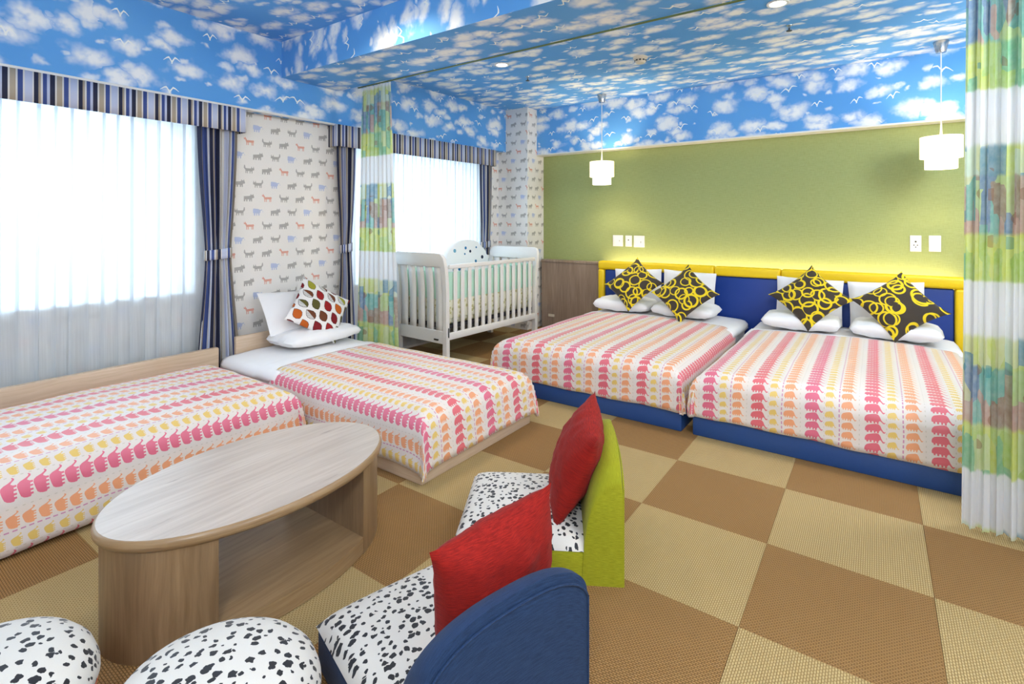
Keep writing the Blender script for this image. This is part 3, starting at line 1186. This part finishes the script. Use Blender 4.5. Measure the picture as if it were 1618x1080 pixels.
def cushion_mesh(W, Hh, T, mat, name, pinch=0.06, n=22, p=0.55, seed=0, wr=0.004, corner=0.0):
    m = MB()
    for side in (1, -1):
        def f(u, v, side=side):
            a = 2 * u - 1
            b = 2 * v - 1
            x = a * W / 2 * (1 - pinch * (1 - b * b) * abs(a) ** 3) * (1 + corner * abs(a * b) ** 6)
            y = b * Hh / 2 * (1 - pinch * (1 - a * a) * abs(b) ** 3) * (1 + corner * abs(a * b) ** 6)
            h = max(0.0, (1 - a * a) * (1 - b * b)) ** p
            z = side * T / 2 * h
            edge = min(1.0, h * 2.0)
            z += wr * edge * mnoise.noise(Vector((a * 3.1 + seed, b * 3.1, side * 2.0)))
            z += wr * 0.7 * edge * mnoise.noise(Vector((a * 7 + seed, b * 6, side * 2.0 + 4)))
            return (x, y, z)
        m.grid(f, n, n, lambda u, v: ((u - 0.5) * W + seed * 0.37, (v - 0.5) * Hh + seed * 0.21), flip=(side < 0))
    bmesh.ops.remove_doubles(m.bm, verts=m.bm.verts, dist=0.0004)
    return m.build(name, mat, sharp=80)


def place(o, loc, xdir, ydir, roll=0.0):
    """local x -> xdir, local y -> ydir (cushion plane), roll about the normal"""
    x = Vector(xdir).normalized()
    y = Vector(ydir)
    y = (y - x * y.dot(x)).normalized()
    z = x.cross(y)
    M = Matrix((x, y, z)).transposed()
    M = M @ Matrix.Rotation(roll, 3, 'Z')
    o.rotation_euler = M.to_euler()
    o.location = loc
    return o


# upright and flat white pillows on the two double beds
zt = 0.40
names = [('left of the pair on the left double bed', 'right of the pair on the left double bed'), ('left of the pair on the right double bed', 'right of the pair on the right double bed')]
ups = [[-1.955, -1.455], [-0.462, 0.065]]
for bi in range(2):
    for k in range(2):
        x = ups[bi][k]
        o = cushion_mesh(0.49, 0.37, 0.11, 'linen', 'pillow', 0.03, 20, 0.45, seed=bi * 3 + k + 1)
        place(o, (x, 4.985, 0.575 + 0.004 * k), (1, 0.02 * (k - 0.5), 0), (0, 0.06, 1), roll=R((2.5, -2, -1.5, 3)[bi * 2 + k]))
        tag(o, 'white pillow propped upright, ' + names[bi][k], 'pillow', 'white pillows on the double beds')
        o = cushion_mesh(0.555, 0.38, 0.13, 'linen', 'pillow', 0.01, 20, 0.30, seed=bi * 5 + k + 11, wr=0.010, corner=-0.07)
        place(o, (x + (0.05 if k else -0.03), 4.735, 0.445), (1, 0, 0), (0, 1, 0.02), roll=R((2, -3, 1, -2)[bi * 2 + k]))
        tag(o, 'white pillow lying flat, ' + names[bi][k], 'pillow', 'white pillows on the double beds')
cc = [(-1.87, 4.66, 0.635, 6, 'leftmost brown and yellow ring-print cushion, on the left double bed', -4),
      (-1.37, 4.58, 0.595, 3, 'brown and yellow ring-print cushion, right one on the left double bed', 3),
      (-0.425, 4.70, 0.625, 0, 'brown and yellow ring-print cushion, left one on the right double bed', 0),
      (0.133, 4.69, 0.610, -6, 'rightmost brown and yellow ring-print cushion, beside the divider curtain', -6)]
for k, (x, y, z, rl, lab, yw) in enumerate(cc):
    o = cushion_mesh(0.40, 0.40, 0.11, 'ring_print', 'ring_cushion', 0.085, 24, 0.55, seed=k * 1.7 + 2, corner=0.05)
    place(o, (x, y - 0.02, z + 0.015), (1, 0.03 * (k - 1.5), 0), (0, 0.72, 1), roll=R(45 + rl))
    tag(o, lab, 'cushion', 'ring-print cushions on the double beds')

# single bed: flat pillow, leaning pillow, leaf cushion
o = cushion_mesh(0.36, 0.62, 0.12, 'linen', 'pillow', 0.01, 20, 0.30, seed=31, wr=0.008, corner=-0.07)
place(o, (-3.44, 2.33, 0.392), (1, 0, 0.0), (0, 1, 0), roll=R(2))
tag(o, 'white pillow lying flat on the single bed under the leaf-print cushion', 'pillow')
o = cushion_mesh(0.56, 0.36, 0.10, 'linen', 'pillow', 0.03, 20, 0.5, seed=33)
place(o, (-3.60, 2.30, 0.555), (0, 1, 0), (-0.75, 0, 1), roll=R(-3))
tag(o, 'white pillow leaning on the wooden headboard behind the leaf-print cushion', 'pillow')
o = cushion_mesh(0.40, 0.40, 0.11, 'leaf_print', 'leaf_cushion', 0.05, 24, 0.55, seed=4.2, corner=0.03)
place(o, (-3.43, 2.355, 0.575), (0.0, 1, 0.04), (-0.62, 0.0, 1), roll=R(-41))
tag(o, 'white cushion printed with red, orange and green leaves on the single bed', 'cushion')

# ------------------------------------------------------------------ headboard, panel, wall plates
t = thing('headboard', 'long padded headboard with yellow border and royal blue panels', 'headboard', (-0.93, 5.11, 0))
hx = lambda x: x + 0.93
segs = [(-2.435, -1.242), (-1.242, -0.682), (-0.682, 0.57)]
for a, b in segs:
    m = MB(); m.box((hx(a) + 0.001, -0.055, 0.728), (hx(b) - 0.001, 0.05, 0.818), 0.022, 4)
    m.build('yellow_border', 'yellow_leather', t)
for a, b in ((-2.435, -2.362), (0.482, 0.57)):
    m = MB(); m.box((hx(a) + 0.001, -0.055, 0.0), (hx(b), 0.05, 0.732), 0.022, 4)
    m.build('yellow_border', 'yellow_leather', t)
for a, b in ((-2.362, -1.242), (-1.242, -0.682), (-0.682, 0.482)):
    m = MB(); m.box((hx(a) + 0.002, -0.03, 0.0), (hx(b) - 0.002, 0.05, 0.728), 0.012, 3)
    m.build('blue_panel', 'blue_leather', t)
m = MB(); m.box((hx(-2.39), 0.095, 0.66), (hx(0.53), 0.112, 0.675))
m.build('light_strip', 'cove_glow', t)
light('headboard_cove', 'AREA', (-0.93, 5.215, 0.69), 13, WARM, shape='RECTANGLE', size=2.9, size_y=0.03, rot=(PI, 0, 0))

t = thing('wall_panel', 'low grey-brown wood panel between the pillar and the yellow headboard', 'panel', (-2.825, 5.2, 0))
m = MB(); m.box((-0.385, -0.03, 0.0), (0.38, 0.07, 0.765), 0.003, 1)
m.build('board', 'panel_wood', t)
m = MB(); m.box((-0.39, -0.036, 0.765), (0.383, 0.075, 0.795), 0.004, 1)
m.build('top_ledge', 'panel_wood', t)
m = MB(); m.box((-0.29, -0.037, 0.135), (-0.21, -0.03, 0.165), 0.002, 1)
m.build('socket_plate', 'cream_plastic', t)


def plate(x0, x1, z0, z1, label, marks):
    t = thing('wall_plate', label, 'wall plate', ((x0 + x1) / 2, YB, z0), group='white plates on the green wall')
    w2 = (x1 - x0) / 2
    h = z1 - z0
    m = MB(); m.box((-w2, -0.009, 0), (w2, -0.0, h), 0.003, 2)
    cv = m.build('cover', 'white_paint', t)
    m = MB(); m.box((-w2 * 0.62, -0.0115, h * 0.18), (w2 * 0.62, -0.009, h * 0.82), 0.001, 1)
    m.build('rocker', 'cord_white', cv)
    for (a, b, ww, hh) in marks:
        m = MB(); m.box((a * w2 - ww, -0.013, b * h - hh), (a * w2 + ww, -0.0115, b * h + hh))
        m.build('slot', 'dark_metal', cv)


plate(-2.356, -2.239, 0.967, 1.088, 'white square switch plate, nearest the pillar', [(0.35, 0.5, 0.002, 0.008)])
plate(-2.211, -2.138, 0.967, 1.086, 'narrow white socket plate between two square switch plates', [(0.0, 0.6, 0.006, 0.006)])
plate(-2.117, -1.998, 0.963, 1.086, 'white square switch plate, right one of the three by the left pendant', [(0.35, 0.45, 0.002, 0.010)])
plate(0.225, 0.298, 0.994, 1.124, 'narrow white socket plate below the right pendant', [(0, 0.62, 0.006, 0.006), (-0.3, 0.4, 0.004, 0.004), (0.3, 0.4, 0.004, 0.004), (0, 0.28, 0.004, 0.004)])
plate(0.344, 0.420, 0.997, 1.125, 'narrow white switch plate nearest the right-hand divider curtain', [])

# ------------------------------------------------------------------ pendants and ceiling fittings


def pendant(x, y, label):
    t = thing('pendant_lamp', label, 'pendant lamp', (x, y, ZB), group='two-tier pendant lamps')
    m = MB(); m.lathe([(0.046, 0.0), (0.047, -0.004), (0.030, -0.082), (0.006, -0.084)], 32)
    m.build('ceiling_cup', 'chrome', t)
    m = MB(); m.tube([(0, 0, -0.08), (0, 0, -0.58), (0, 0, -0.68)], [0.004, 0.004, 0.009], 10)
    m.build('cord', 'cord_white', t)
    m = MB(); m.lathe([(0.124, -0.845), (0.124, -0.69), (0.1225, -0.69), (0.1225, -0.845), (0.124, -0.845)], 40, cap=False)
    us = m.build('upper_shade', 'shade_glow', t)
    m = MB(); m.lathe([(0.095, -0.922), (0.095, -0.80), (0.0935, -0.80), (0.0935, -0.922), (0.095, -0.922)], 40, cap=False)
    ls = m.build('lower_shade', 'shade_glow_low', t)
    for k in range(3):
        a = k * 2 * PI / 3
        m = MB(); m.tube([(0, 0, -0.70), (0.122 * math.cos(a), 0.122 * math.sin(a), -0.70)], 0.003, 6)
        m.build('shade_arm', 'cord_white', us)
        m = MB(); m.tube([(0.092 * math.cos(a), 0.092 * math.sin(a), -0.838), (0.123 * math.cos(a), 0.123 * math.sin(a), -0.838)], 0.003, 6)
        m.build('shade_arm', 'cord_white', ls)
    m = MB(); m.lathe([(0.010, -0.68), (0.014, -0.69), (0.014, -0.71), (0.020, -0.73), (0.022, -0.745), (0.014, -0.76), (0.004, -0.765)], 20)
    m.build('bulb', 'downlight_glow', t)
    light('pendant_light', 'POINT', (x, y, ZB - 0.83), 15, WARM, shadow_soft_size=0.03)


pendant(-2.305, 4.885, 'small white two-tier pendant lamp near the pillar')
pendant(0.386, 4.855, 'small white two-tier pendant lamp beside the right-hand divider curtain')


def downlight(x, y, z, label, energy, spot=2.4, color=NEUT):
    t = thing('downlight', label, 'downlight', (x, y, z), group='round recessed ceiling downlights')
    m = MB(); m.lathe([(0.062, 0.0), (0.060, -0.006), (0.046, -0.006), (0.046, -0.001)], 32, cap=False)
    m.build('trim_ring', 'white_paint', t)
    m = MB(); m.lathe([(0.046, -0.0035), (0.02, -0.0045), (0.002, -0.005)], 32)
    m.build('lens', 'downlight_glow', t)
    light('downlight_spot', 'SPOT', (x, y, z - 0.012), energy, color, spot_size=spot, spot_blend=0.6, shadow_soft_size=0.06)


downlight(-2.544, 3.473, ZB, 'round recessed downlight in the bedroom ceiling above the cot end of the room', 55)
downlight(-0.48, 3.445, ZB, 'round recessed downlight in the bedroom ceiling above the double beds', 50)
downlight(-2.32, 1.88, ZT, 'round recessed downlight in the tray ceiling close to the beam', 48, 2.7, WARM)
for k, (x, y, lab) in enumerate(((-0.45, 1.75, 'added unseen fill downlight in the tray ceiling above the red cushions'), (-2.6, 0.2, 'added unseen fill downlight in the tray ceiling above the daybed'),
                                 (-0.9, 0.1, 'added unseen fill downlight in the tray ceiling above the stools'), (0.9, 1.4, 'added unseen fill downlight in the tray ceiling over the bare carpet'),
                                 (0.9, -0.6, 'added unseen fill downlight in the tray ceiling behind the viewer'))):
    downlight(x, y, ZT, lab, 34)  # unseen downlights added to brighten the living area


def added_fill_lamp(x, y, label, energy, zc=ZT):  # drum lamps added out of view to lift walls and ceilings
    t = thing('added_fill_lamp', label, 'added fill lamp', (x, y, zc), group='added white drum fill lamps')
    m = MB(); m.lathe([(0.10, 0.0), (0.10, -0.02), (0.03, -0.03), (0.03, -0.08)], 32)
    m.build('fill_lamp_rose', 'white_paint', t)
    m = MB(); m.lathe([(0.25, -0.08), (0.25, -0.22), (0.247, -0.22), (0.247, -0.08), (0.25, -0.08)], 48, cap=False)
    m.build('fill_lamp_shade', 'shade_glow', t)
    light('added_fill_light', 'POINT', (x, y, zc - 0.42), energy, COOL, shadow_soft_size=0.28)


added_fill_lamp(0.4, -0.9, 'added white drum fill lamp in the tray ceiling behind the viewer', 118)
added_fill_lamp(1.2, 0.9, 'added white drum fill lamp in the tray ceiling to the right of the viewer', 66)


added_fill_lamp(1.2, 3.45, 'added white drum fill lamp in the bedroom beyond the right-hand curtain', 75, ZB)


def sprinkler(x, y, label):
    t = thing('sprinkler', label, 'sprinkler', (x, y, ZB), group='ceiling sprinkler heads')
    m = MB(); m.lathe([(0.020, 0), (0.019, -0.004), (0.009, -0.006), (0.008, -0.020)], 20)
    m.build('flange', 'chrome', t)
    m = MB(); m.lathe([(0.004, -0.02), (0.004, -0.034), (0.018, -0.035), (0.018, -0.038), (0.002, -0.040)], 20)
    m.build('deflector', 'dark_metal', t)


sprinkler(-2.565, 3.895, 'small dark sprinkler head on the bedroom ceiling nearer the cot')
sprinkler(-0.472, 3.878, 'small dark sprinkler head on the bedroom ceiling nearer the right-hand curtain')
t = thing('smoke_detector', 'small cream smoke detector on the bedroom ceiling', 'smoke detector', (-1.528, 3.945, ZB))
m = MB(); m.lathe([(0.056, 0), (0.056, -0.012), (0.045, -0.020), (0.042, -0.040), (0.032, -0.050), (0.004, -0.052)], 28)
m.build('housing', 'cream_plastic', t)
for k in range(10):
    a = k * 2 * PI / 10
    m = MB()
    m.box((0.0405, -0.008, -0.036), (0.0465, 0.008, -0.026), M=Matrix.Rotation(a, 4, 'Z'))
    m.build('slot', 'dark_metal', t)

# ------------------------------------------------------------------ cot
CW_, CL_ = 0.66, 1.29
t = thing('cot', 'white slatted baby cot with mint bumper standing by the bedroom window', 'cot', (-2.965, 3.28, 0), R(-3.0))
# local: x from 0 (room side) to -CW_ (window side), y from 0 (near end) to CL_


def end_panel(y, sg):
    e = 0.028

    def prof(z):           # sleigh curve: the panel leans outwards towards its top
        k = max(0.0, (z - 0.55) / 0.42)
        return y - sg * 0.05 * k * k
    m = MB()
    out = [(-CW_, 0.845), (-CW_, 0.925), (-CW_ + 0.03, 0.955), (-CW_ + 0.07, 0.966), (-0.07, 0.966), (-0.03, 0.955), (-0.006, 0.925), (0.0, 0.845)]
    m.prism(out, lambda p, d: (p[0], prof(p[1]) + d, p[1]), -e / 2 - 0.004, e / 2 + 0.004, 0.006, 2)
    m.build('end_top_rail', 'crib_paint', t)
    m = MB(); m.box((-CW_ + 0.05, y - e / 2, 0.19), (-0.05, y + e / 2, 0.30), 0.004, 1)
    m.build('end_bottom_rail', 'crib_paint', t)
    n = 5
    for k in range(n):
        xc = -0.05 - (CW_ - 0.10) * (k + 0.5) / n
        m = MB()
        ww = 0.038
        m.grid(lambda u, v: (xc - ww + 2 * ww * u, prof(0.29 + 0.56 * v) - 0.007, 0.29 + 0.56 * v), 1, 8)
        P = None
        o = m.build('end_slat', 'crib_paint', t, solid=0.014)
    for xc in (-0.026, -CW_ + 0.026):
        m = MB()
        zs = [0.0, 0.12, 0.3, 0.5, 0.7, 0.86]
        outl = []
        wd = {0.0: 0.026, 0.12: 0.025, 0.3: 0.025, 0.5: 0.026, 0.7: 0.027, 0.86: 0.027}
        m.grid(lambda u, v: None or (xc + (0.026 - 0.006 * math.sin(PI * min(1, v * 1.0)) ) * (1, 1, -1, -1)[int(round(u * 4)) % 4], prof(0.86 * v) + 0.019 * (1, -1, -1, 1)[int(round(u * 4)) % 4], 0.86 * v), 4, 12, closeu=True)
        vs0 = [v for v in m.bm.verts if v.co.z < 0.001]
        m.bm.faces.new(vs0)
        m.build('post', 'crib_paint', t, sharp=30)


end_panel(0.0, 1)
end_panel(CL_, -1)
for xs_, nm in ((-0.016, 'front'), (-CW_ + 0.016, 'rear')):
    m = MB(); m.box((xs_ - 0.013, 0.02, 0.830), (xs_ + 0.013, CL_ - 0.02, 0.866), 0.005, 2)
    m.build('side_top_rail', 'crib_paint', t)
    m = MB(); m.box((xs_ - 0.013, 0.02, 0.225), (xs_ + 0.013, CL_ - 0.02, 0.285), 0.005, 2)
    m.build('side_bottom_rail', 'crib_paint', t)
    n = 13
    for k in range(n):
        yc = 0.055 + (CL_ - 0.11) * (k + 0.5) / n
        m = MB(); m.box((xs_ - 0.008, yc - 0.021, 0.280), (xs_ + 0.008, yc + 0.021, 0.835), 0.004, 1)
        m.build('side_slat', 'crib_paint', t)
m = MB(); m.box((-CW_ + 0.04, 0.03, 0.315), (-0.04, CL_ - 0.03, 0.345))
m.build('mattress_support', 'crib_inner', t)
m = MB(); m.box((-CW_ + 0.045, 0.035, 0.345), (-0.045, CL_ - 0.035, 0.455), 0.03, 3)
m.build('mattress', 'crib_quilt', t, sharp=60)
for a, b, c, d in ((-CW_ + 0.032, -CW_ + 0.055, 0.03, CL_ - 0.03), (-0.055, -0.032, 0.03, CL_ - 0.03), (-CW_ + 0.05, -0.05, 0.022, 0.045), (-CW_ + 0.05, -0.05, CL_ - 0.045, CL_ - 0.022)):
    m = MB(); m.box((a, c, 0.56), (b, d, 0.80), 0.009, 2)
    bo = m.build('bumper', 'mint', t)
    m = MB(); m.box((a, c, 0.40), (b, d, 0.562), 0.009, 2)
    m.build('bumper_skirt', 'crib_quilt', bo)
m = MB(); m.box((-0.155, -0.022, 0.215), (-0.105, -0.014, 0.228))
m.build('name_plate', 'dark_metal', t)
m = MB(); m.tube([(0.0, 0.004, 0.25), (0.0, 0.004, 0.33)], 0.005, 6)
m.build('hinge', 'dark_metal', t)

# print-covered baby cushion standing in the cot
m = MB()
outl = [(0.30 * math.cos(PI * i / 16), 0.19 * math.sin(PI * i / 16) + 0.20) for i in range(17)] + [(-0.30, 0.0), (0.30, 0.0)]
m.prism(outl, lambda p, d: (d, p[0], p[1]), -0.05, 0.05, 0.04, 4)
o = m.build('baby_cushion', 'muslin_print', sharp=60)
o.location = (-3.40, 4.02, 0.66)
o.rotation_euler = (0, R(-4), R(-6))
o.scale = (1, 1, 1.0)
tag(o, 'round-topped white baby cushion with blue and black animal print in the cot', 'cushion')

# ------------------------------------------------------------------ oval table
TC = (-1.806, 1.002)
t = thing('oval_table', 'low oval wooden coffee table with an open shelf', 'table', (TC[0], TC[1], 0))
AX, AY = 0.312, 0.483


def ell(a, b, n=72):
    return [(a * math.cos(2 * PI * i / n), b * math.sin(2 * PI * i / n)) for i in range(n)]


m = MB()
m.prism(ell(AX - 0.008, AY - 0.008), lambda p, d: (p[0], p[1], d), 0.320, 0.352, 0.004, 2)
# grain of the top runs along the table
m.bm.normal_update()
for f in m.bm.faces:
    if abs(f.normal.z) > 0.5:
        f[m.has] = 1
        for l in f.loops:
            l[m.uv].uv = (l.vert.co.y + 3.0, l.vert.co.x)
top = m.build('table_top', 'table_glare_wood', t)
m = MB()


def rim(u, v):
    a = 2 * PI * u
    b = 2 * PI * v
    e = -0.009 + 0.011 * math.cos(b)
    return ((AX + e) * math.cos(a), (AY + e) * math.sin(a), 0.335 + 0.0165 * math.sin(b))


P = m.grid(rim, 96, 12, lambda u, v: (u * 2.5, v * 0.08), closeu=True)
bmesh.ops.remove_doubles(m.bm, verts=m.bm.verts, dist=0.0002)
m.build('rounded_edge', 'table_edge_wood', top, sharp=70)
ax2, ay2 = AX - 0.016, AY - 0.016
m = MB(); m.prism(ell(ax2 - 0.001, ay2 - 0.001), lambda p, d: (p[0], p[1], d), 0.004, 0.062, 0.0)
m.bm.normal_update()
for f in m.bm.faces:
    if abs(f.normal.z) > 0.5:
        f[m.has] = 1
        for l in f.loops:
            l[m.uv].uv = (l.vert.co.y + 9.0, l.vert.co.x + 2.0)
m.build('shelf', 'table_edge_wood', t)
for sg in (1, -1):          # closed ends: slices of the ellipse with a flat inner wall
    yc = 0.255 if sg > 0 else 0.262
    a0 = math.asin(yc / ay2)
    out = [(ax2 * math.cos(a0 + (PI - 2 * a0) * i / 30), sg * ay2 * math.sin(a0 + (PI - 2 * a0) * i / 30)) for i in range(31)]
    m = MB(); m.prism(out, lambda p, d: (p[0], p[1], d), 0.0, 0.319)
    # upright grain, u measured round the curve
    m.bm.normal_update()
    for f in m.bm.faces:
        if abs(f.normal.z) < 0.5:
            f[m.has] = 1
            for l in f.loops:
                c = l.vert.co
                ang = math.atan2(c.y / ay2, c.x / ax2)
                l[m.uv].uv = ((ang * 0.38 if abs(f.normal.y) < 0.98 or abs(c.y) > yc + 0.01 else c.x), c.z)
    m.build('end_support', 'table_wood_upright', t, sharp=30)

# ------------------------------------------------------------------ floor chairs


def floor_chair(loc, rot, Wd, D, body, label):
    """local: +x is the facing direction, origin at the back's outer corner on the -y side; y across"""
    t = thing('floor_chair', label, 'chair', (*loc, 0), rot)
    hs = 0.118
    m = MB()
    m.box((0.09, 0.002, 0.0), (D, Wd - 0.002, hs), 0.018, 3)
    m.build('seat_base', body, t, sharp=60)

    # spotted seat pad, gently domed
    m = MB()

    def f(u, v):
        a, b = 2 * u - 1, 2 * v - 1
        h = max(0.0, (1 - a ** 6) * (1 - b ** 6)) ** 0.4
        ra = 1 - 0.02 * (1 - h)
        return (lerp(0.10, D + 0.001, u), lerp(0.001, Wd - 0.001, v), hs - 0.006 + 0.046 * h + 0.012 * (1 - a * a) * (1 - b * b))
    m.grid(f, 26, 26, lambda u, v: (u * D, v * Wd))
    m.build('seat_pad', 'dalmatian', t, sharp=70)

    # back: arched outline; the inner side swells from the seat and thins towards the rim
    def ztop(y):
        a = abs(2 * y / Wd - 1)
        return 0.335 + 0.098 * max(0.0, 1 - a ** 2.6) ** 0.5
    m = MB()
    NB = 40

    def ring(u, v):
        y = Wd * (0.5 - 0.5 * math.cos(PI * u))
        zt_ = ztop(y)
        if v < 0.35:
            k = v / 0.35
            return (0.0, y, (zt_ - 0.02) * k)
        a = (v - 0.35) / 0.65
        th = PI / 2 * (1 - a)              # superellipse from the rim down to the seat
        c_, s_ = max(0.0, math.cos(th)), max(0.0, math.sin(th))
        return (0.012 + 0.125 * c_ ** 0.85 if a > 0.001 else 0.006, y, zt_ * s_ ** 0.85)
    P = m.grid(ring, NB, 40, lambda u, v: (u * Wd, v * 0.9))
    # side caps
    for col in (0, NB):
        vs_ = [P[j][col] for j in range(41)]
        try:
            m.bm.faces.new(vs_ if col else list(reversed(vs_)))
        except ValueError:
            pass
    br = m.build('backrest', body, t, sharp=50)
    m = MB()
    ys_ = [Wd * (0.5 - 0.5 * math.cos(PI * i / 48)) for i in range(49)]
    pts = [(-0.001, 0.004, 0.0)] + [(-0.001, min(max(y, 0.004), Wd - 0.004), ztop(y) - 0.024) for y in ys_] + [(-0.001, Wd - 0.004, 0.0)]
    m.tube(pts, 0.0028, 6)
    m.build('piping', body, br)
    return t


fg = Vector((-0.866, -0.5))
# green chair: back near corner at (-0.697, 1.646); width runs away from the camera
angG = math.atan2(-0.5, -0.866)


def chair_frame(P, f):
    """place so that local y runs to the far side: local y = rot90(local x)"""
    return math.atan2(f[1], f[0])


# for f=(-.866,-.5) rot90 gives (.5,-.866), i.e. towards the camera: start from the far corner
Wg = 0.49
far = Vector((-0.697, 1.646)) + Vector((-0.5, 0.866)) * Wg
floor_chair(far, angG, Wg, 0.585, 'lime_fabric', 'lime green floor chair with spotted seat, holding the farther red cushion')
aB = R(-16)
fb = Vector((-math.cos(aB), -math.sin(aB)))
wb = Vector((fb.y, -fb.x))
Wb = 0.455
Db = 0.60
nb = Vector((-1.26, 0.90)) - fb * Db - wb * 0.04
farb = nb + wb * Wb
floor_chair(farb, math.atan2(fb.y, fb.x), Wb, Db, 'navy_fabric', 'navy blue floor chair with spotted seat, nearest the viewer')


def chair_cushion(far_c, f, wdir, Wd, xo, z, lean, size, label, seed, shift=0.0, yaw=0.0, thick=0.15, roll=0.0):
    c = far_c - wdir * (Wd / 2 + shift) + f * xo
    o = cushion_mesh(size, size, thick, 'red_chenille', 'red_cushion', 0.05, 26, 0.5, seed=seed, wr=0.008, corner=0.03)
    wd = Matrix.Rotation(yaw, 2) @ wdir
    place(o, (c.x, c.y, z), (wd.x, wd.y, 0), (-f.x * lean, -f.y * lean, 1), roll)
    tag(o, label, 'cushion', 'red cushions on the floor chairs')


ROLL = 7
chair_cushion(far, fg, Vector((-0.5, 0.866)), Wg, 0.150, 0.335, 0.42, 0.375, 'red cushion propped on the lime green floor chair', 2.0, 0.01, 0.0, 0.16, R(ROLL))
chair_cushion(farb, fb, wb, Wb, 0.185, 0.335, 0.16, 0.36, 'red cushion propped on the navy floor chair', 6.0, -0.085, 0.0, 0.17, R(ROLL))

# ------------------------------------------------------------------ round stools


def stool(x, y, r, label, body, rot=0.0, sx=1.0):
    t = thing('round_stool', label, 'stool', (x, y, 0), rot, group='spotted round stools')
    m = MB(); m.lathe([(r * 0.80, 0.0), (r * 0.82, 0.004), (r * 0.97, 0.16), (r * 0.985, 0.175)], 48, sx=sx)
    m.build('base', body, t, sharp=60)
    m = MB()
    prof = [(r * 0.965, 0.168), (r * 1.0, 0.19), (r * 0.995, 0.205), (r * 0.95, 0.232), (r * 0.85, 0.256), (r * 0.68, 0.275), (r * 0.45, 0.286), (r * 0.22, 0.290), (0.004, 0.291)]
    m.lathe(prof, 56, sx=sx)
    m.bm.normal_update()
    for f in m.bm.faces:
        f[m.has] = 1
        for l in f.loops:
            c = l.vert.co
            rr = math.hypot(c.x, c.y) + 1e-6
            e = rr + max(0.0, (0.26 - c.z)) * 0.9
            l[m.uv].uv = (c.x / rr * e + 2, c.y / rr * e + 2)
    m.build('seat_pad', 'dalmatian', t, sharp=70)
    return t


stool(-1.168, 0.548, 0.192, 'round stool with black-spotted white domed seat, beside the navy chair', 'grey_fabric', R(45), 1.12)
stool(-1.587, 0.252, 0.195, 'round stool with black-spotted white domed seat and orange side, at the table end', 'orange_fabric', R(30), 1.12)
